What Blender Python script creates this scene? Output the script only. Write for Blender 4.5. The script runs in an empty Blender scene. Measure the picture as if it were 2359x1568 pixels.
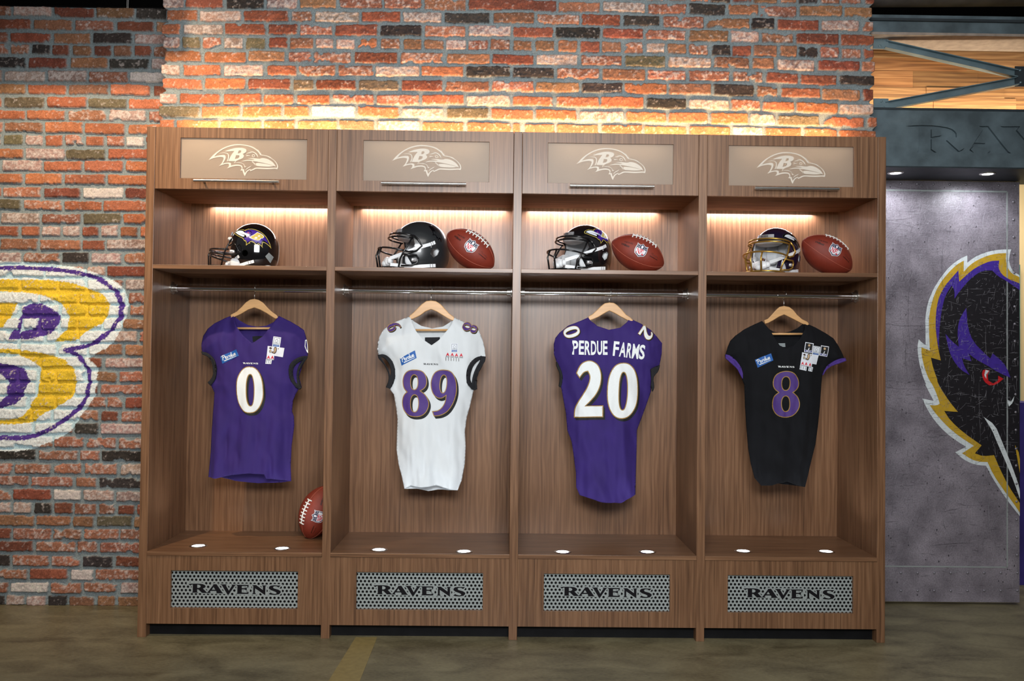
import bpy, bmesh, math, random
import numpy as np
from mathutils import Vector, Matrix
from mathutils.geometry import delaunay_2d_cdt

# ------------------------------------------------------------------ camera, world, big lights
SC = bpy.context.scene
COL = SC.collection
W, H = 2359, 1568
CAM = (-0.05872, -3.77751, 1.21221)
PITCH, YAW, ROLL, FPX = 0.02056, 0.01091, -0.01125, 2006.58

def _basis():
    # world -> camera rotation used in the fit: yaw about Z, then pitch, then roll
    cy, sy = math.cos(YAW), math.sin(YAW)
    A = Matrix(((cy, -sy, 0), (sy, cy, 0), (0, 0, 1)))
    cp, sp = math.cos(PITCH), math.sin(PITCH)
    B = Matrix(((1, 0, 0), (0, cp, sp), (0, -sp, cp)))
    cr, sr = math.cos(ROLL), math.sin(ROLL)
    C = Matrix(((cr, 0, -sr), (0, 1, 0), (sr, 0, cr)))   # acts on (x, depth, up)
    return C @ B @ A
RW = _basis()
RI = RW.transposed()
cam_d = bpy.data.cameras.new('camera')
cam = bpy.data.objects.new('camera', cam_d)
COL.objects.link(cam)
cam_d.sensor_width = 36.0
cam_d.lens = FPX * 36.0 / W
cam_d.clip_start = 0.05
right = RI @ Vector((1, 0, 0)); fwd = RI @ Vector((0, 1, 0)); up = RI @ Vector((0, 0, 1))
M = Matrix.Identity(4)
for i in range(3):
    M[i][0] = right[i]; M[i][1] = up[i]; M[i][2] = -fwd[i]; M[i][3] = CAM[i]
cam.matrix_world = M
SC.camera = cam

def ray(u, v):
    return RI @ Vector(((u - W / 2) / FPX, 1.0, (H / 2 - v) / FPX))
def PY(u, v, Y):
    r = ray(u, v); t = (Y - CAM[1]) / r.y
    return Vector(CAM) + r * t
def PZ(u, v, Z):
    r = ray(u, v); t = (Z - CAM[2]) / r.z
    return Vector(CAM) + r * t

SC.view_settings.view_transform = 'Standard'
SC.view_settings.look = 'None'
SC.view_settings.gamma = 1.0
SC.view_settings.use_curve_mapping = False
SC.view_settings.exposure = 0.0

wd = bpy.data.worlds.new('world'); SC.world = wd; wd.use_nodes = True
_n = wd.node_tree; _g = _n.nodes.new('ShaderNodeTexCoord'); _s = _n.nodes.new('ShaderNodeSeparateXYZ'); _r = _n.nodes.new('ShaderNodeValToRGB')
_n.links.new(_g.outputs['Generated'], _s.inputs[0]); _n.links.new(_s.outputs['Z'], _r.inputs[0]); _n.links.new(_r.outputs[0], _n.nodes['Background'].inputs[0])
_r.color_ramp.elements[0].position = 0.0; _r.color_ramp.elements[0].color = (.10, .09, .08, 1)     # dim hall floor beyond the set
_r.color_ramp.elements[1].position = 0.16; _r.color_ramp.elements[1].color = (.82, .83, .85, 1)
wd.node_tree.nodes['Background'].inputs[1].default_value = 0.17

def area(name, loc, target, sx, sy, power, color, spread=180):
    l = bpy.data.lights.new(name, 'AREA'); l.shape = 'RECTANGLE'; l.size = sx; l.size_y = sy
    l.energy = power; l.color = color; l.spread = math.radians(spread)
    o = bpy.data.objects.new(name, l); COL.objects.link(o); o.location = loc
    d = Vector(target) - Vector(loc)
    o.rotation_euler = d.to_track_quat('-Z', 'Y').to_euler()
    return o
def spot(name, loc, target, power, color, size_deg, blend=0.5, radius=0.03):
    l = bpy.data.lights.new(name, 'SPOT'); l.energy = power; l.color = color
    l.spot_size = math.radians(size_deg); l.spot_blend = blend; l.shadow_soft_size = radius
    o = bpy.data.objects.new(name, l); COL.objects.link(o); o.location = loc
    d = Vector(target) - Vector(loc)
    o.rotation_euler = d.to_track_quat('-Z', 'Y').to_euler()
    return o
# shop ceiling lights in front of the lockers
area('ceiling_softlight', (0.1, -3.3, 3.3), (0, 0.1, 1.0), 3.2, 0.8, 40, (1.0, 0.95, 0.90))
area('track_panel_light', (0.05, -4.1, 2.15), (-0.05, 0.3, 1.6), 1.5, 0.7, 45, (0.95, 0.98, 1.0), 95)
# track light that rakes the painted brick wall on the left; an unseen black baffle in front of it cuts its top
spot('track_spot_wall', (-1.9, -1.1, 3.15), (-1.95, 0.46, 1.75), 190, (1.0, 0.76, 0.50), 82, 0.9, 0.03)

# ------------------------------------------------------------------ object helpers
def tag(o, label=None, cat=None, group=None, kind=None):
    if label: o['label'] = label
    if cat: o['category'] = cat
    if group: o['group'] = group
    if kind: o['kind'] = kind
    return o
def thing(name, label, cat, loc=(0, 0, 0), rot=(0, 0, 0), group=None):
    o = bpy.data.objects.new(name, None); COL.objects.link(o)
    o.empty_display_size = 0.05
    o.location = loc; o.rotation_euler = rot
    return tag(o, label, cat, group)

class MB:
    """collects geometry; build() links it as one mesh object (verts are in the parent's own frame)"""
    def __init__(s): s.v = []; s.f = []; s.m = []
    def add(s, vs, fs, mi=0):
        b = len(s.v); s.v += [tuple(p) for p in vs]
        s.f += [tuple(b + i for i in f) for f in fs]; s.m += [mi] * len(fs); return s
    def box(s, x0, x1, y0, y1, z0, z1, mi=0):
        vs = [(x, y, z) for x in (x0, x1) for y in (y0, y1) for z in (z0, z1)]
        return s.add(vs, [(0, 1, 3, 2), (4, 6, 7, 5), (0, 4, 5, 1), (2, 3, 7, 6), (0, 2, 6, 4), (1, 5, 7, 3)], mi)
    def tube(s, path, r, n=10, cap=True, mi=0, closed=False):
        path = [Vector(p) for p in path]; N = len(path); rings = []
        rr = r if isinstance(r, (list, tuple)) else [r] * N
        prev = None
        for i, p in enumerate(path):
            if closed: t = path[(i + 1) % N] - path[i - 1]
            else: t = path[min(i + 1, N - 1)] - path[max(i - 1, 0)]
            t.normalize()
            if prev is None:
                a = Vector((0, 0, 1)) if abs(t.z) < 0.9 else Vector((1, 0, 0))
                e = t.cross(a).normalized()
            else:
                e = (prev - t * prev.dot(t)).normalized()
            prev = e; g = t.cross(e)
            rings.append([p + (e * math.cos(2 * math.pi * k / n) + g * math.sin(2 * math.pi * k / n)) * rr[i] for k in range(n)])
        vs = [q for R_ in rings for q in R_]; fs = []
        for i in range(N if closed else N - 1):
            j = (i + 1) % N
            for k in range(n): fs.append((i * n + k, i * n + (k + 1) % n, j * n + (k + 1) % n, j * n + k))
        if cap and not closed:
            fs.append(tuple(range(n - 1, -1, -1))); fs.append(tuple((N - 1) * n + k for k in range(n)))
        return s.add(vs, fs, mi)
    def ribbon(s, path, normals, w, t, mi=0):
        path = [Vector(p) for p in path]; N = len(path); vs = []
        for i, p in enumerate(path):
            tg = (path[min(i + 1, N - 1)] - path[max(i - 1, 0)]).normalized()
            nn = Vector(normals[i]); nn = (nn - tg * nn.dot(tg)).normalized(); sd = tg.cross(nn)
            ww = w[i] if isinstance(w, (list, tuple)) else w
            for a, b in ((-.5, 0), (.5, 0), (.5, 1), (-.5, 1)):
                vs.append(p + sd * ww * a + nn * t * b)
        fs = []
        for i in range(N - 1):
            for k in range(4): fs.append((i * 4 + k, i * 4 + (k + 1) % 4, i * 4 + 4 + (k + 1) % 4, i * 4 + 4 + k))
        fs += [(3, 2, 1, 0), tuple((N - 1) * 4 + k for k in range(4))]
        return s.add(vs, fs, mi)
    def ellipsoid(s, c, r, nu=20, nv=12, M3=None, mi=0, p=1.0):
        vs = []; fs = []
        for j in range(nv + 1):
            th = math.pi * j / nv
            for i in range(nu):
                ph = 2 * math.pi * i / nu
                f = lambda a: math.copysign(abs(a) ** p, a)
                q = Vector((r[0] * f(math.sin(th)) * f(math.cos(ph)), r[1] * f(math.sin(th)) * f(math.sin(ph)), r[2] * f(math.cos(th))))
                if M3: q = M3 @ q
                vs.append(Vector(c) + q)
        for j in range(nv):
            for i in range(nu):
                fs.append((j * nu + i, (j + 1) * nu + i, (j + 1) * nu + (i + 1) % nu, j * nu + (i + 1) % nu))
        return s.add(vs, fs, mi)
    def lathe(s, prof, c, axis='z', n=32, mi=0):
        vs = []; fs = []; K = len(prof)
        for (r, h) in prof:
            for i in range(n):
                a = 2 * math.pi * i / n; x, y = r * math.cos(a), r * math.sin(a)
                q = {'z': (x, y, h), 'y': (x, h, y), 'x': (h, x, y)}[axis]
                vs.append((c[0] + q[0], c[1] + q[1], c[2] + q[2]))
        for k in range(K - 1):
            for i in range(n): fs.append((k * n + i, k * n + (i + 1) % n, (k + 1) * n + (i + 1) % n, (k + 1) * n + i))
        return s.add(vs, fs, mi)
    def build(s, name, mat, parent=None, smooth=False, off=None, bevel=0, solid=0, recalc=True, label=None, auto=None):
        me = bpy.data.meshes.new(name)
        if off is not None:
            o3 = Vector(off); s.v = [(p[0] - o3[0], p[1] - o3[1], p[2] - o3[2]) for p in s.v]
        me.from_pydata(s.v, [], s.f); me.validate()
        for m in (mat if isinstance(mat, (list, tuple)) else [mat]): me.materials.append(m)
        if len(s.m) == len(me.polygons): me.polygons.foreach_set('material_index', s.m)
        if recalc:
            b = bmesh.new(); b.from_mesh(me); bmesh.ops.recalc_face_normals(b, faces=b.faces); b.to_mesh(me); b.free()
        if smooth: me.polygons.foreach_set('use_smooth', [True] * len(me.polygons))
        o = bpy.data.objects.new(name, me); COL.objects.link(o)
        if parent: o.parent = parent
        if bevel:
            md = o.modifiers.new('bevel', 'BEVEL'); md.width = bevel; md.segments = 2; md.limit_method = 'ANGLE'
        if solid:
            md = o.modifiers.new('solid', 'SOLIDIFY'); md.thickness = solid; md.offset = 0
        if smooth and auto:
            me.set_sharp_from_angle(angle=math.radians(auto))
        if label: o['label'] = label
        return o

def densify(poly, step, closed=True):
    out = []; n = len(poly)
    for i in range(n if closed else n - 1):
        a = poly[i]; b = poly[(i + 1) % n]
        d = math.hypot(b[0] - a[0], b[1] - a[1]); k = max(1, int(math.ceil(d / step)))
        for j in range(k): out.append((a[0] + (b[0] - a[0]) * j / k, a[1] + (b[1] - a[1]) * j / k))
    if not closed: out.append(poly[-1])
    return out
def smooth_poly(p, it=2, closed=True, keep=50):
    """corner cutting that keeps sharp corners (turn above keep degrees)"""
    for _ in range(it):
        n = len(p); q = []
        for i in range(n):
            a, b, c = p[i - 1], p[i], p[(i + 1) % n]
            if not closed and i in (0, n - 1): q.append(b); continue
            d1 = (b[0] - a[0], b[1] - a[1]); d2 = (c[0] - b[0], c[1] - b[1])
            ang = abs(math.degrees(math.atan2(d1[0] * d2[1] - d1[1] * d2[0], d1[0] * d2[0] + d1[1] * d2[1])))
            if ang > keep: q.append(b)
            else:
                q.append((b[0] * .75 + a[0] * .25, b[1] * .75 + a[1] * .25)); q.append((b[0] * .75 + c[0] * .25, b[1] * .75 + c[1] * .25))
        p = q
    return p
def inside(P, loops):
    """even-odd test of points P (n,2) against loops"""
    P = np.asarray(P, float); x = P[:, 0]; y = P[:, 1]; res = np.zeros(len(P), bool)
    for L in loops:
        L = np.asarray(L, float); n = len(L); j = n - 1
        for i in range(n):
            xi, yi = L[i]; xj, yj = L[j]
            if yi != yj:
                c = ((yi > y) != (yj > y)) & (x < (xj - xi) * (y - yi) / (yj - yi) + xi)
                res ^= c
            j = i
    return res
def fill(loops, step=None, test=None):
    """triangulate loops (even-odd) with optional interior grid points -> (verts2d, tris)"""
    vs = []; es = []
    for L in loops:
        b = len(vs); L = [tuple(p) for p in L]
        if step: L = densify(L, step)
        vs += L; es += [(b + i, b + (i + 1) % len(L)) for i in range(len(L))]
    if step:
        A = np.array(vs); x0, z0 = A.min(0); x1, z1 = A.max(0)
        gx = np.arange(x0 + step * .5, x1, step); gz = np.arange(z0 + step * .5, z1, step * .87)
        G = np.array([(x + (step * .5 if k % 2 else 0), z) for k, z in enumerate(gz) for x in gx])
        if len(G):
            G = G[inside(G, loops)]
            vs += [tuple(g) for g in G]
    r = delaunay_2d_cdt([Vector(v) for v in vs], es, [], 0, 1e-7)
    V = np.array([(v.x, v.y) for v in r[0]]); T = np.array([list(t) for t in r[2] if len(t) == 3])
    if not len(T): return V, []
    C = V[T].mean(1)
    ok = inside(C, loops) if test is None else test(C)
    T = T[ok]; used = np.unique(T); mp = -np.ones(len(V), int); mp[used] = np.arange(len(used))
    return V[used], [tuple(int(q) for q in t) for t in mp[T]]
def offset_poly(p, d):
    """offset a loop outward by d (inward if negative)"""
    n = len(p); A = sum(p[i][0] * p[(i + 1) % n][1] - p[(i + 1) % n][0] * p[i][1] for i in range(n))
    s = 1 if A > 0 else -1; out = []
    for i in range(n):
        a, b, c = Vector(p[i - 1]), Vector(p[i]), Vector(p[(i + 1) % n])
        e1 = (b - a); e2 = (c - b)
        if e1.length < 1e-9 or e2.length < 1e-9: out.append(tuple(b)); continue
        e1.normalize(); e2.normalize()
        n1 = Vector((e1.y, -e1.x)) * s; n2 = Vector((e2.y, -e2.x)) * s
        m = n1 + n2
        if m.length < 1e-3: m = n1
        m.normalize(); k = d / max(0.5, m.dot(n1)); out.append((b.x + m.x * k, b.y + m.y * k))
    return out
def ell(cx, cy, rx, ry, n=40, p=2.0, tilt=0):
    out = []
    for i in range(n):
        a = 2 * math.pi * i / n; c, s = math.cos(a), math.sin(a)
        x = rx * math.copysign(abs(c) ** (2 / p), c); y = ry * math.copysign(abs(s) ** (2 / p), s)
        out.append((cx + x + y * tilt, cy + y))
    return out
def text2d(s, size=1.0, bold=0.0, shear=0.0, spacing=1.0):
    cu = bpy.data.curves.new('txt', 'FONT'); cu.body = s; cu.size = size; cu.offset = bold; cu.shear = shear
    cu.space_character = spacing; cu.resolution_u = 3; cu.fill_mode = 'FRONT'
    o = bpy.data.objects.new('txt', cu); COL.objects.link(o)
    dg = bpy.context.evaluated_depsgraph_get(); me = bpy.data.meshes.new_from_object(o.evaluated_get(dg))
    V = np.array([(v.co.x, v.co.y) for v in me.vertices]); F = [tuple(p.vertices) for p in me.polygons]
    bpy.data.objects.remove(o); bpy.data.curves.remove(cu); bpy.data.meshes.remove(me)
    V -= V.min(0); V /= V[:, 1].max() if V[:, 1].max() > 0 else 1
    return V, F     # height 1, lower-left corner at 0

# ------------------------------------------------------------------ materials
def mat(name, col, rough=.5, metal=0, var=0, scale=20, bump=0, bscale=None, coat=0, stretch=(1, 1, 1), spec=None, sheen=0, emit=0, ecol=None):
    m = bpy.data.materials.new(name); m.use_nodes = True; nt = m.node_tree; N = nt.nodes; L = nt.links
    b = N['Principled BSDF']; b.inputs['Base Color'].default_value = (*col, 1)
    b.inputs['Roughness'].default_value = rough; b.inputs['Metallic'].default_value = metal
    if coat: b.inputs['Coat Weight'].default_value = coat; b.inputs['Coat Roughness'].default_value = .05
    if spec is not None: b.inputs['Specular IOR Level'].default_value = spec
    if sheen: b.inputs['Sheen Weight'].default_value = sheen
    if emit: b.inputs['Emission Color'].default_value = (*(ecol or col), 1); b.inputs['Emission Strength'].default_value = emit
    if var or bump:
        g = N.new('ShaderNodeNewGeometry'); mp = N.new('ShaderNodeMapping'); mp.inputs['Scale'].default_value = stretch
        L.new(g.outputs['Position'], mp.inputs['Vector'])
        nz = N.new('ShaderNodeTexNoise'); nz.inputs['Scale'].default_value = scale; nz.inputs['Detail'].default_value = 5
        L.new(mp.outputs[0], nz.inputs['Vector'])
        if var:
            mx = N.new('ShaderNodeMixRGB'); mx.blend_type = 'MIX'
            mx.inputs[1].default_value = (*[c * (1 - var) for c in col], 1); mx.inputs[2].default_value = (*[min(1, c * (1 + var)) for c in col], 1)
            rp = N.new('ShaderNodeMapRange'); rp.inputs[1].default_value = .3; rp.inputs[2].default_value = .7
            L.new(nz.outputs[0], rp.inputs[0]); L.new(rp.outputs[0], mx.inputs[0]); L.new(mx.outputs[0], b.inputs['Base Color'])
        if bump:
            n2 = nz
            if bscale:
                n2 = N.new('ShaderNodeTexNoise'); n2.inputs['Scale'].default_value = bscale; L.new(mp.outputs[0], n2.inputs['Vector'])
            bp = N.new('ShaderNodeBump'); bp.inputs['Strength'].default_value = bump; bp.inputs['Distance'].default_value = .002
            L.new(n2.outputs[0], bp.inputs['Height']); L.new(bp.outputs[0], b.inputs['Normal'])
    return m
def lin(r, g, b):
    f = lambda c: (c / 255 / 12.92) if c / 255 <= .04045 else ((c / 255 + .055) / 1.055) ** 2.4
    return (f(r), f(g), f(b))
def wood(name, axis, c_lo, c_mid, c_hi, rough=.36, k=1.0):
    """laminate with the grain running along axis (0=x, 2=z)"""
    m = bpy.data.materials.new(name); m.use_nodes = True; nt = m.node_tree; N = nt.nodes; L = nt.links
    b = N['Principled BSDF']; b.inputs['Roughness'].default_value = rough
    g = N.new('ShaderNodeNewGeometry')
    def noise(sc, st, det=4, dist=0.0):
        mp = N.new('ShaderNodeMapping'); v = [1, 1, 1]; v[axis] = st; mp.inputs['Scale'].default_value = v
        L.new(g.outputs['Position'], mp.inputs['Vector'])
        n = N.new('ShaderNodeTexNoise'); n.inputs['Scale'].default_value = sc; n.inputs['Detail'].default_value = det
        n.inputs['Distortion'].default_value = dist; L.new(mp.outputs[0], n.inputs['Vector']); return n.outputs[0]
    big = noise(6 * k, .12, 3, .6); mid = noise(120 * k, .018, 5, .4); fine = noise(340 * k, .012, 3)
    def math_(op, a, bb, v=None):
        n = N.new('ShaderNodeMath'); n.operation = op
        for i, q in enumerate((a, bb)):
            if isinstance(q, (int, float)): n.inputs[i].default_value = q
            else: L.new(q, n.inputs[i])
        return n.outputs[0]
    s = math_('ADD', math_('MULTIPLY', big, .30), math_('ADD', math_('MULTIPLY', mid, .46), math_('MULTIPLY', fine, .39)))
    # cathedral lines
    wv = N.new('ShaderNodeTexWave'); wv.wave_type = 'BANDS'; wv.bands_direction = 'X' if axis != 0 else 'Z'
    mp = N.new('ShaderNodeMapping'); v = [1, 1, 1]; v[axis] = .16; mp.inputs['Scale'].default_value = v
    L.new(g.outputs['Position'], mp.inputs['Vector']); L.new(mp.outputs[0], wv.inputs['Vector'])
    wv.inputs['Scale'].default_value = 13; wv.inputs['Distortion'].default_value = 9; wv.inputs['Detail'].default_value = 2; wv.inputs['Detail Scale'].default_value = 1.2
    s = math_('ADD', s, math_('MULTIPLY', wv.outputs[0], -.10))
    cr = N.new('ShaderNodeValToRGB'); L.new(s, cr.inputs[0]); e = cr.color_ramp.elements
    e[0].position = .33; e[0].color = (*c_lo, 1); e[1].position = .72; e[1].color = (*c_hi, 1)
    q = e.new(.52); q.color = (*c_mid, 1)
    pore = noise(300 * k, .010, 2); mr = N.new('ShaderNodeMapRange'); mr.inputs[1].default_value = .34; mr.inputs[2].default_value = .44; mr.inputs[3].default_value = .66; mr.inputs[4].default_value = 1.0
    L.new(pore, mr.inputs[0]); vs = N.new('ShaderNodeVectorMath'); vs.operation = 'SCALE'; L.new(cr.outputs[0], vs.inputs[0]); L.new(mr.outputs[0], vs.inputs['Scale'])
    L.new(vs.outputs[0], b.inputs['Base Color'])
    bp = N.new('ShaderNodeBump'); bp.inputs['Strength'].default_value = .12; bp.inputs['Distance'].default_value = .001
    L.new(fine, bp.inputs['Height']); L.new(bp.outputs[0], b.inputs['Normal'])
    return m
WLO, WMID, WHI = lin(90, 61, 41), lin(122, 87, 61), lin(145, 108, 79)
MAT = {}
MAT['wood_v'] = wood('walnut_laminate_vertical', 2, WLO, WMID, WHI)
MAT['wood_h'] = wood('walnut_laminate_horizontal', 0, WLO, WMID, WHI)
MAT['wood_m'] = wood('walnut_laminate_matte', 0, WLO, WMID, WHI, rough=.7); MAT['wood_m'].node_tree.nodes['Principled BSDF'].inputs['Specular IOR Level'].default_value = .15
MAT['frost'] = mat('frosted_glass', lin(176, 158, 142), .42, var=.04, scale=6)
_nt = MAT['frost'].node_tree; _t = _nt.nodes.new('ShaderNodeBsdfTranslucent'); _t.inputs[0].default_value = (.85, .80, .74, 1)
_mx = _nt.nodes.new('ShaderNodeMixShader'); _mx.inputs[0].default_value = .45; _o = _nt.nodes['Material Output']
_nt.links.new(_nt.nodes['Principled BSDF'].outputs[0], _mx.inputs[1]); _nt.links.new(_t.outputs[0], _mx.inputs[2]); _nt.links.new(_mx.outputs[0], _o.inputs[0])
MAT['emblem'] = mat('etched_emblem', lin(216, 205, 190), .6, var=.03, scale=40)
MAT['steel'] = mat('brushed_steel', (.62, .60, .57), .28, 1, var=.06, scale=60, stretch=(.05, 1, 1))
MAT['chrome'] = mat('chrome', (.75, .75, .77), .13, 1, var=.02, scale=30)
MAT['grille'] = mat('grey_metal_plate', lin(158, 165, 164), .5, .15, var=.05, scale=25)
MAT['ink'] = mat('black_lettering', (.008, .007, .009), .75, var=.1, scale=30, spec=.15)
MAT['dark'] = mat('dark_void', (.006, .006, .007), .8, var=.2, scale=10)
MAT['kick'] = mat('black_toe_kick', (.005, .005, .006), .6, var=.4, scale=14, spec=.2)
MAT['led'] = mat('led_strip', (1, .9, .75), .5, emit=5, ecol=(1, .78, .52))
MAT['led_w'] = mat('lamp_lens', (1, 1, 1), .3, emit=14, ecol=(.9, .95, 1))
MAT['white'] = mat('white_plastic', (.80, .82, .84), .35, var=.03, scale=30)
MAT['pad'] = mat('white_padding', (.66, .68, .70), .6, var=.08, scale=20, bump=.2)
MAT['clear'] = mat('silver_clip', (.72, .72, .74), .22, .7, var=.06, scale=60)
MAT['hanger'] = mat('pale_hanger_wood', lin(214, 166, 112), .38, var=.12, scale=30, stretch=(.3, 1, 3))
# ------------------------------------------------------------------ lettering and emblem outlines (traced, unit free)
RAVENS = {
 'R': ([(175,262),(250,258),(380,257),(470,264),(525,287),(541,315),(525,340),(482,358),(565,440),(600,452),(465,452),(385,378),(362,378),(362,432),(392,448),(243,448),(268,432),(268,275),(240,280),(212,300)],
       [(362,275),(405,282),(435,305),(430,330),(400,345),(362,347)]),
 'A': ([(560,452),(580,440),(705,275),(690,266),(770,266),(895,440),(920,458),(755,458),(778,440),(762,408),(650,408),(632,430),(655,452)],
       [(672,382),(706,325),(745,382)]),
 'V': ([(845,266),(990,268),(968,290),(1033,400),(1098,292),(1080,272),(1195,272),(1160,290),(1017,502),(885,290)],),
 'E': ([(1185,274),(1450,274),(1450,325),(1415,298),(1306,298),(1306,345),(1360,345),(1412,328),(1412,395),(1360,370),(1306,370),(1306,435),(1400,440),(1450,418),(1450,466),(1185,466),(1212,445),(1212,298)],),
 'N': ([(1522,278),(1610,278),(1752,380),(1752,300),(1728,282),(1835,282),(1806,300),(1806,492),(1588,345),(1588,445),(1615,468),(1522,468),(1548,445),(1548,300)],),
 'S': ([(2125,282),(2085,325),(2040,300),(1990,298),(1965,320),(1985,345),(2080,370),(2130,400),(2132,430),(2095,468),(2010,482),(1930,478),(1875,468),(1915,430),(1950,450),(2010,462),(2045,450),(2040,430),(2010,412),(1920,380),(1880,350),(1880,315),(1915,288),(1985,278),(2060,282)],),
}
def word_loops(k, cx, cz, width):
    """all letters of the word centred on (cx,cz); k selects letters"""
    s = width / 1960.0
    return {c: [[(cx + (p[0] - 1155) * s, cz - (p[1] - 372) * s) for p in L] for L in RAVENS[c]] for c in k}

LG_OUT = [(120,600),(250,440),(400,320),(560,220),(740,150),(920,120),(1080,125),(1260,150),(1400,195),(1500,262),(1535,290),(1533,258),(1580,320),(1610,380),(1628,350),(1640,425),(1740,430),(1850,460),(1920,490),(1925,515),(2000,560),(2080,640),(2125,720),(2130,790),(2110,840),(2040,820),(1900,840),(1700,840),(1500,825),(1440,860),(1330,905),(1318,865),(1260,900),(1215,960),(1175,1055),(1130,980),(1105,890),(1040,885),(1080,840),(1075,790),(1040,760),(960,750),(850,765),(740,800),(650,835),(705,780),(715,720),(690,695),(600,705),(500,735),(420,770),(500,690),(540,600),(555,530),(530,510),(440,500),(300,525),(200,560)]
LG_IN = [(280,495),(380,380),(520,280),(700,200),(900,155),(1080,155),(1240,180),(1380,225),(1480,290),(1550,350),(1600,430),(1640,445),(1760,455),(1850,490),(1900,520),(1990,570),(2060,650),(2100,730),(2095,790),(2040,790),(1850,800),(1600,795),(1480,795),(1400,840),(1345,870),(1325,840),(1250,870),(1200,920),(1180,960),(1150,900),(1150,850),(1095,850),(1110,800),(1080,740),(1000,715),(900,715),(770,745),(775,690),(740,660),(640,665),(530,690),(590,600),(620,500),(590,445),(520,440),(400,460)]
LG_B = [(570,345),(700,285),(850,240),(1000,222),(1120,232),(1200,265),(1210,320),(1180,370),(1100,405),(1140,450),(1130,500),(1080,545),(960,590),(905,620),(870,680),(850,675),(890,620),(690,620),(740,500),(800,400),(860,325),(760,330)]
LG_B1 = [(985,310),(1050,305),(1060,340),(1030,385),(960,390)]
LG_B2 = [(910,445),(1000,450),(1010,490),(970,540),(880,555)]
LG_F = [(400,410),(500,378),(620,372),(690,405),(714,470),(705,550),(680,620),(640,632),(675,550),(688,470),(665,415),(600,390),(500,392)]
LG_BU = [(1260,530),(1420,520),(1600,545),(1660,510),(1800,530),(1920,590),(2010,670),(2065,765),(1980,730),(1850,690),(1600,640),(1420,610),(1250,600),(1060,630),(1180,580),(1350,570),(1440,575),(1400,550),(1260,540)]
LG_BL = [(1480,670),(1560,655),(1750,680),(1900,710),(2010,745),(1880,770),(1700,765),(1520,755),(1480,720)]
LG_C = [[(860,665),(960,650),(1060,655),(1140,700),(1175,770),(1230,775),(1160,795),(1150,740),(1110,690),(1040,672),(940,668)],
        [(1365,745),(1320,790),(1240,830),(1175,900),(1210,830),(1290,780)],
        [(1360,630),(1420,600),(1400,635),(1470,680),(1475,760),(1450,700)],
        [(1200,390),(1330,345),(1370,370),(1260,390)],
        [(1180,430),(1300,445),(1330,460),(1230,460),(1180,490),(1220,455)],
        [(1280,330),(1380,325),(1470,360),(1530,420),(1555,520),(1490,420),(1430,370),(1340,345)]]
LG_EYE = (ell(1410, 455, 46, 44, 20), ell(1412, 455, 28, 26, 16))
def S(p): return smooth_poly(p, 2, keep=60)

# ------------------------------------------------------------------ room
def sheet(mb, loops, fn, step=None, mi=0):
    """fill 2-D loops and place every vertex with fn(a, b) -> 3-D point"""
    V, T = fill(loops, step)
    mb.add([fn(a, b) for a, b in V], T, mi); return mb
YL = PZ(300, 1395.5, 0).y       # brick wall on the left
YR = PZ(2200, 1392, 0).y        # metal printed panel on the right
YL = max(YL, 0.475)
print('planes', YL, YR)

# floor
fm = bpy.data.materials.new('sealed_vinyl_floor'); fm.use_nodes = True; nt = fm.node_tree; N = nt.nodes; L = nt.links
b = N['Principled BSDF']; g = N.new('ShaderNodeNewGeometry')
def nz(sc, st, det=6, dist=0):
    mp = N.new('ShaderNodeMapping'); mp.inputs['Scale'].default_value = st; L.new(g.outputs['Position'], mp.inputs[0])
    n = N.new('ShaderNodeTexNoise'); n.inputs['Scale'].default_value = sc; n.inputs['Detail'].default_value = det; n.inputs['Distortion'].default_value = dist
    L.new(mp.outputs[0], n.inputs['Vector']); return n
n1 = nz(4, (1, 2.0, 1), 10, .7); n2 = nz(55, (1, 3.0, 1), 8, .6)
ad = N.new('ShaderNodeMath'); ad.operation = 'MULTIPLY_ADD'; L.new(n2.outputs[0], ad.inputs[0]); ad.inputs[1].default_value = .60; L.new(n1.outputs[0], ad.inputs[2])
cr = N.new('ShaderNodeValToRGB'); L.new(ad.outputs[0], cr.inputs[0]); e = cr.color_ramp.elements
e[0].position = .58; e[0].color = (*lin(90, 82, 60), 1); e[1].position = 1.0; e[1].color = (*lin(138, 129, 99), 1)
L.new(cr.outputs[0], b.inputs['Base Color']); b.inputs['Roughness'].default_value = .42
L.new(MB().box(-7, 7, -4.6, 3.2, -.05, 0).build('floor', fm).data.materials and cr.outputs[0], b.inputs['Base Color'])
tag(bpy.data.objects['floor'], kind='structure')
MAT['black'] = mat('black_paint', (.003, .003, .0035), .9, var=.3, scale=5)
tag(MB().box(-7, 7, -.9, 3.2, 4.0, 4.05).build('ceiling', MAT['black']), kind='structure')
tag(MB().box(-7, 7, 3.2, 3.25, 0, 4.0).build('wall_rear', MAT['black']), kind='structure')

# tape stripe on the floor
tp = MB(); q = [PZ(818, 1470, .0), PZ(868, 1470, .0), PZ(829, 1568, .0), PZ(757, 1568, .0)]
dl = (q[3] - q[0]); dr = (q[2] - q[1])
bl = q[0] + dl * 2.2; br = q[1] + dr * 2.2
tp.add([(p.x, p.y, .0012) for p in (q[0] - dl * .03, q[1] - dr * .03, br, bl)] + [(p.x, p.y, .0001) for p in (q[0] - dl * .03, q[1] - dr * .03, br, bl)],
       [(0, 1, 2, 3), (7, 6, 5, 4), (0, 4, 5, 1), (1, 5, 6, 2), (2, 6, 7, 3), (3, 7, 4, 0)])
tag(tp.build('floor_tape', mat('tan_tape', lin(150, 132, 84), .45, var=.12, scale=40)), 'tan adhesive tape strip on the floor running toward the viewer', 'tape')

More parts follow.
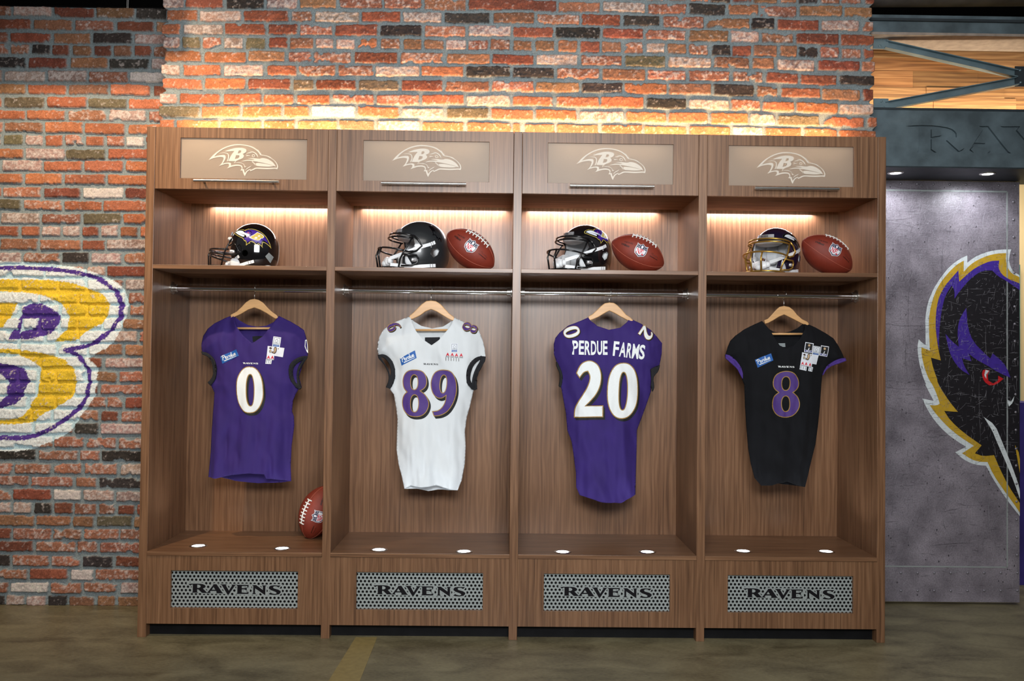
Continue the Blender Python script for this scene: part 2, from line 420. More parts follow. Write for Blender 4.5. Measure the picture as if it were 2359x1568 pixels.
# ---------------- brick walls as relief meshes
def vnoise(x, z, s, seed):
    rs = np.random.RandomState(seed); G = rs.rand(256, 256)
    a = x / s + 1000; c = z / s + 1000; i = np.floor(a).astype(int); j = np.floor(c).astype(int); fx = a - i; fz = c - j
    fx = fx * fx * (3 - 2 * fx); fz = fz * fz * (3 - 2 * fz); i0 = i % 256; j0 = j % 256; i1 = (i + 1) % 256; j1 = (j + 1) % 256
    return (G[i0, j0] * (1 - fx) + G[i1, j0] * fx) * (1 - fz) + (G[i0, j1] * (1 - fx) + G[i1, j1] * fx) * fz
def fbm(x, z, s, seed, o=4):
    t = 0; a = .5; n = 0
    for k in range(o): t = t + a * vnoise(x, z, s / 2 ** k, seed + k * 17); n += a; a *= .55
    return t / n
def parse(t): return [(float(w[:-1]), w[-1]) for w in t.split()]
CODE = {'o': ((160, 98, 70), .18), 'r': ((124, 71, 55), .12), 'b': ((136, 96, 72), .20), 'p': ((156, 128, 118), .52),
        'w': ((200, 190, 184), .72), 'k': ((56, 50, 48), .16), 'g': ((98, 88, 70), .18), 's': ((146, 96, 76), .38)}
def brick_wall(name, Yp, rows, x0, x1, z0, z1, res, seed, painter=None, jag=None, back=.12):
    rs = np.random.RandomState(seed)
    xs = np.arange(x0, x1 + res * .5, res); zs = np.arange(z0, z1 + res * .5, res)
    X, Z = np.meshgrid(xs, zs, indexing='ij'); nx, nz_ = X.shape
    K = len(rows); RZ = np.stack([np.interp(X, r['x'], r['z']) for r in rows], 0)   # descending
    # wobble of the courses
    Zw = Z + (fbm(X, Z, .12, seed + 5, 2) - .5) * .006
    d = np.abs(RZ - Zw[None]); idx = d.argmin(0)
    pitch = np.abs(np.diff(np.array([r['z'].mean() for r in rows]))).mean()
    hgt = np.zeros_like(X); col = np.zeros(X.shape + (3,)); mort = np.array(lin(122, 132, 134)); white = np.array(lin(196, 184, 178))
    n1 = fbm(X, Z, .05, seed + 1); n2 = fbm(X, Z, .011, seed + 2, 3); n3 = fbm(X, Z, .02, seed + 3, 3); n4 = fbm(X * .5, Z, .008, seed + 9, 2)
    n5 = vnoise(X, Z, .0055, seed + 31)
    col[:] = mort * (0.86 + .28 * n1[..., None])
    for k, r in enumerate(rows):
        m = idx == k
        if not m.any(): continue
        js = r['j']; prev = r['start']
        for (jx, cd) in js:
            a, c = prev, jx; prev = jx
            w = c - a
            if w < .01: continue
            mm = m & (X > a - .002) & (X <= c + .002)
            if not mm.any(): continue
            cx = (a + c) / 2 + rs.uniform(-.002, .002); hw = w / 2 - .0050 + rs.uniform(-.003, .001); hh = pitch / 2 - .0058 + rs.uniform(-.0025, .0015)
            dz = rs.uniform(-.0025, .0025); tl = rs.uniform(-.012, .012)
            xx = X[mm] - cx; zz = Zw[mm] - RZ[k][mm] - dz - tl * xx
            rad = .007
            qx = np.abs(xx) - hw + rad; qz = np.abs(zz) - hh + rad
            sd = np.hypot(np.maximum(qx, 0), np.maximum(qz, 0)) + np.minimum(np.maximum(qx, qz), 0) - rad
            sd = sd + (n3[mm] - .5) * .008 + (n2[mm] - .5) * .004
            if cd in 's' or rs.rand() < .12: sd = sd + np.maximum(0, n1[mm] - .60) * .08       # broken, mortar-smeared
            t = np.clip(-sd / .0045, 0, 1); t = t * t * (3 - 2 * t)
            prot = rs.uniform(.009, .017)
            h_ = t * (prot + (n2[mm] - .5) * .005 + (n1[mm] - .5) * .004 + rs.uniform(-.03, .03) * xx)
            hgt[mm] = np.maximum(hgt[mm], h_)
            base, wash = CODE[cd]
            kk = rs.uniform(.88, 1.12); base = np.array(lin(*[min(255, max(0, v_ * kk * rs.uniform(.97, 1.03))) for v_ in base]))
            q = base[None] * (.70 + .6 * n1[mm][:, None]) * (.85 + .3 * n5[mm][:, None])
            wn = n2[mm] * .55 + n3[mm] * .25 + n5[mm] * .2; thr = .70 - wash * .55
            wv = np.clip((wn - thr) / .20, 0, 1) * (.75 if cd != 'w' else .95)
            edge = np.clip(1 - (-sd) / .006, 0, 1) * np.clip((n5[mm] - .45) * 3, 0, 1) * .55   # chalky arrises
            wv = np.maximum(wv, edge)[:, None]
            q = q * (1 - wv) + white[None] * wv * (.85 + .3 * n4[mm][:, None])
            tt = np.clip((t - .25) / .35, 0, 1)[:, None]
            col[mm] = col[mm] * (1 - tt) + q * tt
    hgt += (n2 - .5) * .0022
    if painter is not None:
        col = painter(X, Z, hgt, col, n1, n2, n3, n5)
    P = np.stack([X, Yp - hgt, Z], -1)
    if jag is not None:      # ragged end bricks
        for side in (0, 1):
            if jag[side] is None: continue
            tgt = jag[side](Z[0]) ; e = x0 if side == 0 else x1; dx = (tgt - e)
            wgt = np.clip(1 - np.abs(X - e) / .12, 0, 1)
            P[..., 0] += wgt * dx[None, :]
    V = P.reshape(-1, 3); ii = np.arange(nx * nz_).reshape(nx, nz_)
    F = np.stack([ii[:-1, :-1], ii[1:, :-1], ii[1:, 1:], ii[:-1, 1:]], -1).reshape(-1, 4)
    # closed sides and back
    loop = np.concatenate([ii[:, 0], ii[-1, 1:], ii[-2::-1, -1], ii[0, -2:0:-1]])
    nb = len(loop); VB = V[loop].copy(); VB[:, 1] = Yp + back; base = len(V)
    lb = base + np.arange(nb)
    FS = np.stack([loop, lb, np.roll(lb, -1), np.roll(loop, -1)], -1)
    Vall = np.concatenate([V, VB]); Fall = np.concatenate([F, FS])
    me = bpy.data.meshes.new(name); me.vertices.add(len(Vall)); me.vertices.foreach_set('co', Vall.ravel())
    me.loops.add(Fall.size); me.loops.foreach_set('vertex_index', Fall.ravel().astype(np.int32))
    me.polygons.add(len(Fall)); me.polygons.foreach_set('loop_start', np.arange(0, Fall.size, 4, dtype=np.int32))
    me.update(calc_edges=True); me.validate()
    at = me.color_attributes.new('brick', 'FLOAT_COLOR', 'POINT')
    C = np.ones((len(Vall), 4)); C[:len(V), :3] = col.reshape(-1, 3); C[len(V):, :3] = col.reshape(-1, 3)[loop]
    at.data.foreach_set('color', C.ravel())
    me.polygons.foreach_set('use_smooth', [True] * len(me.polygons))
    me.materials.append(MAT['brick']); o = bpy.data.objects.new(name, me); COL.objects.link(o)
    return tag(o, kind='structure')
bm_ = bpy.data.materials.new('reclaimed_brick'); bm_.use_nodes = True; nt = bm_.node_tree; N = nt.nodes; L = nt.links
b = N['Principled BSDF']; b.inputs['Roughness'].default_value = .88; b.inputs['Specular IOR Level'].default_value = .25
a_ = N.new('ShaderNodeAttribute'); a_.attribute_name = 'brick'
g = N.new('ShaderNodeNewGeometry'); n_ = N.new('ShaderNodeTexNoise'); n_.inputs['Scale'].default_value = 190; n_.inputs['Detail'].default_value = 5
L.new(g.outputs['Position'], n_.inputs['Vector'])
mr = N.new('ShaderNodeMapRange'); mr.inputs[1].default_value = .3; mr.inputs[2].default_value = .7; mr.inputs[3].default_value = .72; mr.inputs[4].default_value = 1.28
L.new(n_.outputs[0], mr.inputs[0])
vm = N.new('ShaderNodeVectorMath'); vm.operation = 'SCALE'; L.new(a_.outputs['Color'], vm.inputs[0]); L.new(mr.outputs[0], vm.inputs['Scale'])
L.new(vm.outputs[0], b.inputs['Base Color'])
bp = N.new('ShaderNodeBump'); bp.inputs['Strength'].default_value = .5; bp.inputs['Distance'].default_value = .002
L.new(n_.outputs[0], bp.inputs['Height']); L.new(bp.outputs[0], b.inputs['Normal'])
MAT['brick'] = bm_

def mk_rows(spec, Yp, sx, ox, oy, xa, xb, ext_l, start_px=None):
    """spec: (y at xa, y at xb, joints) in zoomed units"""
    out = []
    for (ya, yb, t) in spec:
        A = PY(ox + xa / sx, oy + ya / sx, Yp); B = PY(ox + xb / sx, oy + yb / sx, Yp)
        k = (B.z - A.z) / (B.x - A.x); xr = np.array([-3.2, 3.2]); zr = A.z + k * (xr - A.x)
        js = [(PY(ox + j / sx, oy + (ya + yb) / 2 / sx, Yp).x, c) for j, c in parse(t)]
        out.append(dict(x=xr, z=zr, j=js))
    return out
LW = mk_rows([
 (115,150,"128s 555p 985r 1400b 1790k"),(250,285,"340r 770b 1200s 1600r 1790b"),(385,410,"98s 540r 950b 1385k 1790p"),
 (510,535,"105s 322s 540k 742r 963b 1172r 1380b 1580r 1790s"),(645,665,"290k 715r 1128b 1550k 1790p"),(785,800,"45p 490p 915p 1340s 1790w"),
 (918,940,"285b 700o 1135b 1570o 1790r"),(1055,1075,"32o 480g 910o 1325g 1790o"),(1180,1200,"280o 695o 1120s 1525p 1790s"),
 (1315,1335,"42s 465b 875o 1310o 1790o"),(1445,1460,"30s 250g 460p 670o 880s 1093o 1295s 1505w 1790r")], YL, 4.48, 0, 0, 0, 1700, 0)
LW += mk_rows([
 (65,75,"260o 685p 1108g 1790o"),(190,200,"18o 445p 870o 1290o 1790o"),(320,335,"255o 662o 1105o 1790o"),(460,475,"25o 440s 850r 1285w 1790r"),
 (590,605,"235g 658s 1065o 1790o"),(730,735,"430p 860s 1270g 1790o"),(860,865,"215o 430o 645p 845p 1040r 1235p 1440o 1790o"),
 (1000,1000,"410b 845b 1095r 1790p"),(1130,1140,"240p 640s 940k 1275p 1790s"),(1265,1280,"465s 890s 1100p 1790r"),(1400,1415,"215s 600s 905s 1285s 1790p")], YL, 4.48, 0, 340, 0, 1500, 0)
LW += mk_rows([
 (22,30,"380s 750s 1210p 1700s"),(130,140,"195s 580s 830s 1230s 1700s"),(265,270,"220s 375s 570s 740s 985s 1165s 1700b"),(385,390,"190s 430s 750s 1320p 1700s"),
 (505,520,"185s 550s 840s 1180b 1700b"),(630,640,"390s 795s 990r 1700p"),(760,775,"175s 370s 540s 830s 1130b 1700s"),(885,890,"355s 710s 955r 1700s"),
 (1010,1020,"275s 530s 1020s 1180s 1700r"),(1131,1145,"305s 505s 950s 1145r 1700s"),(1255,1275,"325s 710s 950k 1700p"),(1390,1405,"510s 810s 1120s 1700s"),(1514,1525,"365k 755s 965s 1700k")], YL, 4.1275, 0, 680, 0, 1400, 0)
LW += mk_rows([
 (160,175,"145s 515s 815s 1165s 1700p"),(285,300,"300s 730s 955b 1700k"),(415,430,"125s 515r 810w 1125p 1700p"),(545,560,"128p 330p 530k 728r 955s 1140s 1330r 1700r"),
 (665,680,"355b 710b 935b 1310g 1700b"),(795,810,"120r 520s 815s 1170s 1700s"),(920,940,"345r 755s 965s 1700s"),(1050,1075,"115k 490s 800s 1115k 1700r"),
 (1190,1200,"290s 680r 925w 1700s"),(1320,1330,"95s 495w 810s 1170s 1700p"),(1445,1465,"60k 260p 465p 670k 940b 1140b 1700b")], YL, 4.2375, 0, 1040, 0, 1350, 0)
rr = random.Random(4)
for r in LW:      # continue every course to the left of the frame
    s = r['j'][0][0] - rr.uniform(.17, .20); r['j'] = r['j']; ext = []
    a = min(s, PY(-5, 700, YL).x); x = a; ext = [(x, rr.choice('orbpsk'))]
    while x > -2.75: x -= rr.uniform(.15, .20); ext.append((x, rr.choice('orbpsokg')))
    ext.reverse(); r['start'] = ext[0][0] - .19; r['j'] = ext + r['j']
LW.append(dict(x=np.array([-3.2, 3.2]), z=LW[-1]['z'] - .063, j=LW[-3]['j'], start=LW[-3]['start']))

# paint of the big letter emblem on the brick
def z7(p): q = PY(p[0] / 3.1359, 560 + p[1] / 3.1359, YL); return (q.x, q.z)
XM = -900
BW = [(XM,140),(0,128),(260,140),(440,155),(620,185),(760,240),(870,290),(905,345),(935,430),(930,500),(880,610),(870,640),(830,720),(720,790),(640,830),(700,880),(715,920),(712,1000),(695,1100),(650,1170),(560,1290),(500,1380),(330,1450),(200,1500),(0,1500),(XM,1480)]
BY = [[(XM,262),(0,262),(200,262),(420,270),(560,295),(680,345),(760,370),(800,440),(790,520),(720,600),(640,620),(600,680),(560,700),(400,712),(450,660),(500,610),(510,560),(490,500),(460,440),(400,410),(300,370),(150,350),(0,350),(XM,350)],
      [(XM,430),(130,430),(110,500),(60,560),(30,610),(XM,620)],
      [(XM,750),(0,760),(150,770),(250,780),(380,810),(480,840),(520,890),(560,940),(560,1010),(540,1090),(500,1140),(400,1190),(300,1240),(250,1300),(0,1310),(XM,1310),(XM,1290),(0,1280),(150,1265),(200,1230),(240,1150),(280,1090),(290,980),(300,900),(250,850),(200,830),(120,800),(0,790),(XM,785)]]
BP = [[(235,435),(300,435),(400,480),(440,520),(430,580),(380,650),(290,680),(200,692),(75,695),(100,625),(135,625),(150,545),(180,460)],
      [(165,545),(280,545),(270,610),(165,640),(140,660),(155,610)],
      [(XM,860),(0,865),(110,880),(200,920),(225,980),(200,1050),(160,1130),(120,1160),(0,1195),(XM,1200),(XM,1160),(0,1160),(60,1090),(70,1010),(40,960),(0,940),(XM,940)]]
BS = [[(XM,190),(0,180),(150,178),(300,185),(450,195),(600,220),(720,255),(800,310),(860,360),(885,430),(885,510),(850,580),(790,650),(720,700),(640,745),(480,770)],
      [(480,770),(560,800),(600,850),(650,920),(660,990),(640,1080),(610,1160),(520,1240),(420,1310),(300,1380),(150,1410),(0,1400),(XM,1380)]]
def dist_line(Q, line):
    d = np.full(len(Q), 9.)
    for a, b_ in zip(line[:-1], line[1:]):
        a = np.array(a); b_ = np.array(b_); e = b_ - a; t = np.clip(((Q - a) @ e) / (e @ e), 0, 1)
        d = np.minimum(d, np.hypot(*(Q - a - t[:, None] * e).T))
    return d
def painter(X, Z, hgt, col, n1, n2, n3, n5):
    sh = X.shape; Q = np.stack([(X + (n3 - .5) * .012).ravel(), (Z + (n2 - .5) * .010).ravel()], -1)
    inW = inside(Q, [[z7(p) for p in smooth_poly(BW, 2)]]).reshape(sh)
    inY = np.zeros(sh, bool)
    for L_ in BY: inY |= inside(Q, [[z7(p) for p in smooth_poly(L_, 2)]]).reshape(sh)
    inP = inside(Q, [[z7(p) for p in L_] for L_ in BP]).reshape(sh)
    st = np.zeros(sh, bool)
    for L_ in BS: st |= (dist_line(Q, [z7(p) for p in smooth_poly(L_, 2, closed=False)]) < .0105 + (n1.ravel() - .5) * .008).reshape(sh)
    wc = np.array(lin(222, 228, 228)); yc = np.array(lin(222, 186, 52)); pc = np.array(lin(78, 52, 132)); gc = np.array(lin(180, 205, 212))
    groove = np.clip((.0045 - hgt) / .003, 0, 1)
    miss = (n2 * .5 + n5 * .5) > .70 - .0 * groove
    W_ = wc[None, None] * (1 - groove[..., None]) + gc[None, None] * groove[..., None]
    W_ = W_ * (.90 + .16 * n3[..., None])
    Y_ = yc * (.74 + .45 * n1[..., None]); P_ = pc * (.7 + .6 * n1[..., None])
    out = col.copy(); out[inW] = W_[inW]
    out[inY & inW] = Y_[inY & inW]; k = (inP | st) & inW; out[k] = P_[k]
    k = inW & miss & (groove < .5); out[k] = out[k] * .35 + W_[k] * .25 + col[k] * .4
    return out
zt = PY(200, 17, YL).z
brick_wall('wall_left', YL, LW, -2.78, PY(392, 300, YL).x, 0.0, zt, .0040, 11, painter, None, .12)

YC = .27
def crow(ys, t1, t2, t3, t4, lft):
    s1, s2, s3, s4 = 5.057, 5.057, 5.057, 4.9; px = []
    for t, s_, o in ((t1, s1, 370), (t2, s2, 780), (t3, s3, 1190), (t4, s4, 1600)):
        px += [(o + j / s_, c) for j, c in parse(t)]
    X5 = [400, 790, 1200, 1600, 2000]; pts = [PY(x, y, YC) for x, y in zip(X5, ys)]
    js = [(PY(j, np.interp(j, X5, ys), YC).x, c) for j, c in px]
    js[-1] = (js[-1][0] + .03, js[-1][1])
    return dict(x=np.array([p.x for p in pts]), z=np.array([p.z for p in pts]), j=js, start=PY(lft, ys[0], YC).x - .01)
CW = [
 crow([7,9,13,23,30],"285p 755r 1225k 1610p 2065b","520s 985s 1495s","480r 985b 1510p 1990s","360k 725b 1165s 1670b 2010b",378),
 crow([36.5,39.5,42.5,52.4,62],"450o 960p 1505r 1785s","250p 735r 1220p 1780k","225b 745s 1230r 1685k","110s 630b 910k 1410r 1875p 2010s",382),
 crow([68,70,74,83,94],"255o 740p 1240r 1610r 2020s","475r 985k 1495s 2020p","440r 980k 1490r 1990s","395b 740p 1130s 1635r 2010r",375),
 crow([100,101,105,115,125.5],"245p 480g 725s 985p 1245g 1500r 1800b 2030p","210p 470o 735s 985b 1235b 1500p 1755s 2015s","205b 465b 720b 980r 1235b 1490s 1735p 1995b","165s 410k 650r 945b 1160b 1400k 1640s 1890s 2010r",378),
 crow([130.5,132.5,138,143.5,155],"495o 1015o 1475b 1770s","170s 705r 1245s 1775b","215r 735p 1245s 1745g","195p 630b 910b 1365p 1865r 2010s",380),
 crow([162,163,167,176,187],"250p 725o 1225p 1605o 2060s","425s 955p 1475o 2010k","455k 980s 1505b 1990s","410s 780s 1180r 1610r 2020k",374),
 crow([193,196,200,207,219.5],"500o 1005o 1525r 1800g","225r 710g 1235r 1765b","210s 740b 1240k 1760o","195b 690k 955b 1430o 1880b 2010r",376),
 crow([228,229.5,232,240,252],"220p 715o 1190o 1570o 1985o","430s 955s 1485o 2010p","440o 970o 1495o 1990k","395p 750s 1135o 1620o 2010p",371),
 crow([257,258,264,272,282.6],"470g 940o 1420o 1750o","205w 715o 1240p 1755g","205o 720o 1260p 1755o","160o 610o 930p 1425g 1910o 2045o",371),
 crow([289,290,297,303,314],"185o 690o 1190o 1580o 2070o","435g 965p 1480o 2015o","70o 455o 965b 1475o 1990o","410o 780p 1220o 1620o 2045o",370)]
ph = (CW[0]['z'] - CW[9]['z']).mean() / 9
for k in (1, 2, 3, 4):        # courses above the frame
    src = CW[(k * 3) % 9]; CW.insert(0, dict(x=CW[0]['x'], z=CW[0]['z'] + ph, j=[(a, c) for a, c in src['j']], start=src['start']))
CW.append(dict(x=CW[-1]['x'], z=CW[-1]['z'] - ph, j=CW[-2]['j'], start=CW[-2]['start']))
xl = PY(377, 150, YC).x; xr = PY(2009, 150, YC).x
lj = np.array([PY(p, y, YC).x for p, y in ((378,5),(383,37),(375,68),(379,100),(380,131),(374,162),(377,193),(371,228),(370,257),(371,290))]); lz = np.array([r['z'][0] for r in CW[4:14]])
rj = np.array([PY(p, y, YC).x for p, y in ((2010,0),(2006,30),(2008,62),(2010,94),(2009,125),(2012,155),(2011,187),(2008,220),(2008,252),(2016,282),(2014,312))]); rz = np.array([CW[3]['z'][-1]] + [r['z'][-1] for r in CW[4:14]])
def jagf(zc, xc):
    def f(z):
        k = np.abs(zc[None] - z[:, None]); i = k.argmin(1); dd = k.min(1)
        groove = np.clip((dd - ph * .33) / (ph * .14), 0, 1)
        return xc[i] + (1 if xc.mean() < 0 else -1) * groove * .012
    return f
ztop = CW[0]['z'].max() + ph / 2
brick_wall('wall_back', YC, CW, xl, xr, 2.2005, ztop, .0040, 23, None, (jagf(lz, lj), jagf(rz, rj)), .18)
# ------------------------------------------------------------------ lockers
PX = [-1.59298, -0.80707, 0.0, 0.80868, 1.59321]; HT = .01819
ZT, ZD, ZS, ZE, ZK, DEP = 2.2, 1.93084, 1.60113, .36751, .05751, .45
SH_T = .0175
def frame_plate(mb, x0, x1, z0, z1, hx0, hx1, hz0, hz1, y0, y1, mi=0):
    """rectangular plate with a rectangular window, real thickness"""
    O = [(x0, z0), (x1, z0), (x1, z1), (x0, z1)]; I = [(hx0, hz0), (hx1, hz0), (hx1, hz1), (hx0, hz1)]
    vs = [(a, y0, c) for a, c in O + I] + [(a, y1, c) for a, c in O + I]; fs = []
    for i in range(4):
        j = (i + 1) % 4
        fs += [(i, j, 4 + j, 4 + i), (8 + i, 12 + i, 12 + j, 8 + j), (i, 8 + i, 8 + j, j), (4 + i, 4 + j, 12 + j, 12 + i)]
    return mb.add(vs, fs, mi)
GW, GZ0, GZ1, GY = .545, .1245, .2855, .0165
def grille_mesh():
    """perforated plate, holes left out under the lettering outline; local frame centred on x"""
    w = GW + .02; x0, x1 = -w / 2, w / 2; z0, z1 = GZ0 - .01, GZ1 + .01
    pad = []
    for c, Ls in word_loops('RAVENS', -.002, .203, .398).items(): pad.append(offset_poly(Ls[0], .0052))
    px, pz, r = .01735, .0150, .0055; circ = []
    k = 0; z = GZ0 - .002
    while z < GZ1 + .006:
        x = -GW / 2 + (.5 * px if k % 2 else 0)
        while x < GW / 2 + r: circ.append((x, z)); x += px
        z += pz; k += 1
    CC = np.array(circ); rect = [(x0, z0), (x1, z0), (x1, z1), (x0, z1)]
    loops = [rect] + [[(cx + r * math.cos(t * math.pi / 6), cz + r * math.sin(t * math.pi / 6)) for t in range(12)] for cx, cz in circ
                      if x0 + r < cx < x1 - r and z0 + r < cz < z1 - r] + pad
    def test(P):
        d = np.min(np.hypot(P[:, None, 0] - CC[None, :, 0], P[:, None, 1] - CC[None, :, 1]), 1)
        hole = d < r * .985; solid = np.zeros(len(P), bool)
        for p in pad: solid |= inside(P, [p])
        return inside(P, [rect]) & (~hole | solid)
    return fill(loops, None, test)
GV, GT = grille_mesh()
grille_me = None
def letters(mb, loops_by_char, fn, step=None):
    for Ls in loops_by_char.values(): sheet(mb, Ls, fn, step)
    return mb
emb_me = None; word_me = None
def emblem_parts():
    s = .302 / 2010
    m = lambda p: ((p[0] - 1125) * s, -(p[1] - 587) * s)
    mb = MB(); f = lambda a, b: (a, 0, b)
    sheet(mb, [[m(p) for p in S(LG_OUT)], [m(p) for p in S(LG_IN)]], f)
    sheet(mb, [[m(p) for p in S(LG_B)], [m(p) for p in S(LG_B1)], [m(p) for p in S(LG_B2)]], f)
    for L_ in [LG_F, LG_BU, LG_BL] + LG_C: sheet(mb, [[m(p) for p in S(L_)]], f)
    sheet(mb, [[m(p) for p in LG_EYE[0]], [m(p) for p in LG_EYE[1]]], f)
    return mb

names = ['leftmost locker bay, holding the purple 0 jersey', 'locker bay second from left, holding the white 89 jersey',
         'locker bay third from left, holding the purple 20 jersey', 'rightmost locker bay, holding the black 8 jersey']
puck_px = [((457, 1257), (650, 1263)), ((873, 1266), (1069, 1270)), ((1296, 1271), (1491, 1271)), ((1712, 1269), (1903, 1270))]
han_off = [-.012, -.003, .003, .009]; gl_off = [.008, .004, .0, -.006]
hanger_w = .365
LOCK = []
for k in range(4):
    a, c = PX[k] + HT, PX[k + 1] - HT; xc = (a + c) / 2; hw = (c - a) / 2; o = (xc, 0, 0)
    t = thing('locker', 'walnut brown open sports locker, ' + names[k], 'locker', o, group='row of four walnut lockers')
    LOCK.append(t)
    bt = lambda mb, n, m, par=t, off=o, **kw: mb.build(n, MAT[m] if isinstance(m, str) else m, par, off=off, **kw)
    li = a - 2 * HT if k == 0 else a - HT; ri = c + 2 * HT if k == 3 else c + HT
    g_ = .0006
    if k == 0: bt(MB().box(li, a, 0, DEP + .012, 0, ZT), 'side_panel', 'wood_v', bevel=.0012)
    bt(MB().box(c, c + 2 * HT, 0, DEP + .012, 0, ZT), 'side_panel', 'wood_v', bevel=.0012)
    bt(MB().box(a, c, DEP, DEP + .012, ZK, ZT), 'back_panel', 'wood_v')
    bt(MB().box(a, c, .022, DEP, ZT - .018, ZT - .001), 'top_panel', 'wood_h')
    # upper flap door with a glass window
    gx0 = xc + gl_off[k] - .274; gx1 = xc + gl_off[k] + .274; gz0, gz1 = 1.978, 2.154
    d = MB(); frame_plate(d, a + .0012, c - .0012, ZD, ZT - .0005, gx0, gx1, gz0, gz1, .001, .020)
    door = bt(d, 'door', 'wood_v', bevel=.0008)
    gls = MB().box(gx0 - .004, gx1 + .004, .0085, .0135, gz0 - .004, gz1 + .004).build('frosted_glass', MAT['frost'], door, off=o)
    gls.location = (0, 0, 0)
    if emb_me is None:
        e_ = emblem_parts().build('raven_emblem', MAT['emblem'], gls, recalc=False, label='pale etched bird head emblem'); emb_me = e_.data
    else:
        e_ = bpy.data.objects.new('raven_emblem', emb_me); COL.objects.link(e_); e_.parent = gls; e_['label'] = 'pale etched bird head emblem'
    # emblem sits on the glass face
    pu = [(561, 369), (983, 371), (1408, 378), (1822, 387)][k]; q = PY(pu[0], pu[1], .008)
    e_.location = (q.x - xc, .0066, q.z)
    hx = xc + han_off[k]; hz = 1.962
    h = MB().tube([(hx - hanger_w / 2, -.032, hz), (hx + hanger_w / 2, -.032, hz)], .006, 14)
    for s_ in (-1, 1): h.tube([(hx + s_ * .148, -.032, hz - .001), (hx + s_ * .148, .001, hz - .001)], .0045, 10)
    h.build('handle', MAT['steel'], door, smooth=True, off=o, auto=40)
    # storage compartment: lid board stops short of the back, LED strip in the slot
    bt(MB().box(a, c, .020, .368, ZD, ZD + .018), 'compartment_ceiling', 'wood_m')
    x_l = a + (.10 if k == 0 else .04); x_r = c - (.03 if k < 2 else (.10 if k == 2 else .12))
    bt(MB().box(x_l, x_r, .3735, .386, ZD + .012, ZD + .018), 'led_strip', 'led', label='glowing warm light strip')
    al = area('led_light', ((x_l + x_r) / 2, .428, ZD + .003), ((x_l + x_r) / 2, .436, 1.6), x_r - x_l, .010, 3.3, (1, .93, .98), 160)
    area('cabinet_led', (xc, .075, ZT - .024), (xc, .030, ZD), .50, .01, .55, (1, .76, .52), 160)
    bt(MB().box(a, c, .0, DEP, ZS - SH_T, ZS), 'shelf', 'wood_h', bevel=.001)
    # bench
    bench = bt(MB().box(a, c, -.004, DEP, ZE - .018, ZE), 'bench_top', 'wood_h', bevel=.001)
    d = MB(); frame_plate(d, a, c, ZK, ZE - .0185, xc - GW / 2, xc + GW / 2, GZ0, GZ1, .001, .018)
    fp = bt(d, 'front_panel', 'wood_v', bevel=.0006)
    if grille_me is None:
        gm = MB(); gm.add([(x, GY, z) for x, z in GV], GT); gr = gm.build('vent_grille', MAT['grille'], fp, recalc=False, label='grey perforated metal plate', solid=.0012); grille_me = gr.data
        wm = MB(); letters(wm, word_loops('RAVENS', -.002, .203, .398), lambda x, z: (x, GY - .0014, z)); wl = wm.build('lettering', MAT['ink'], gr, recalc=False, label='black RAVENS lettering'); word_me = wl.data
    else:
        gr = bpy.data.objects.new('vent_grille', grille_me); COL.objects.link(gr); gr.parent = fp; gr['label'] = 'grey perforated metal plate'
        md = gr.modifiers.new('solid', 'SOLIDIFY'); md.thickness = .0012; md.offset = 0
        wl = bpy.data.objects.new('lettering', word_me); COL.objects.link(wl); wl.parent = gr; wl['label'] = 'black RAVENS lettering'
    bt(MB().box(a, c, .040, .048, ZK, ZE - .019), 'inner_baffle', 'dark')
    bt(MB().box(a, c, .045, .060, 0.0, ZK), 'toe_kick', 'kick')
    # recessed lamps in the bench top
    for (pu, pv) in puck_px[k]:
        q = PZ(pu, pv, ZE); cx_, cy_ = q.x - xc, q.y
        ring = MB().lathe([(.0275, ZE + .0002), (.029, ZE + .0026), (.036, ZE + .0022), (.038, ZE + .0002)], (cx_, cy_, 0), n=36)
        ro = ring.build('lamp_ring', MAT['steel'], bench, smooth=True)
        lens = MB().lathe([(0.0001, ZE + .0015), (.027, ZE + .0010), (.0275, ZE + .0002)], (cx_, cy_, 0), n=30).build('lamp_lens', MAT['led_w'], ro, smooth=True)
        sp_ = spot('bench_lamp_light', (q.x, q.y, ZE + .006), (q.x, q.y + .10, ZE + 1), 3.2, (.86, .92, 1), 125, .9, .02)
    # hanging rail: two telescoping tubes and end flanges
    ry, rz_ = .225, 1.5165
    rail = MB().tube([(a + .002, ry, rz_), (xc - .02 + .03, ry, rz_)], .0125, 20)
    rail.tube([(xc + .005, ry, rz_), (c - .002, ry, rz_)], .0145, 20)
    ro = bt(rail, 'hanging_rail', 'chrome', smooth=True, auto=40)
    for s_, ex in ((1, a), (-1, c)):
        MB().lathe([(.0001, 0), (.029, 0), (.029, .004 * s_), (.018, .006 * s_), (.018, .022 * s_), (.0001, .022 * s_)], (ex + .0002 * s_ - xc, ry, rz_), 'x', 24).build('flange', MAT['steel'], ro, smooth=True, auto=35)
# warm strip on top of the cabinets, washing the brick above
strip = thing('cove_light', 'warm light strip lying on top of the locker row against the brick', 'light strip', (0, .10, ZT))
MB().box(-1.50, 1.50, -.006, .006, 0, .006).build('led_strip', MAT['led'], strip)
for i in range(4):
    x_ = -1.125 + .75 * i
    area('cove_led_light', (x_, .17, ZT + .012), (x_, .26, ZT + .14), .74, .012, 4.4, (1, .58, .26), 150)

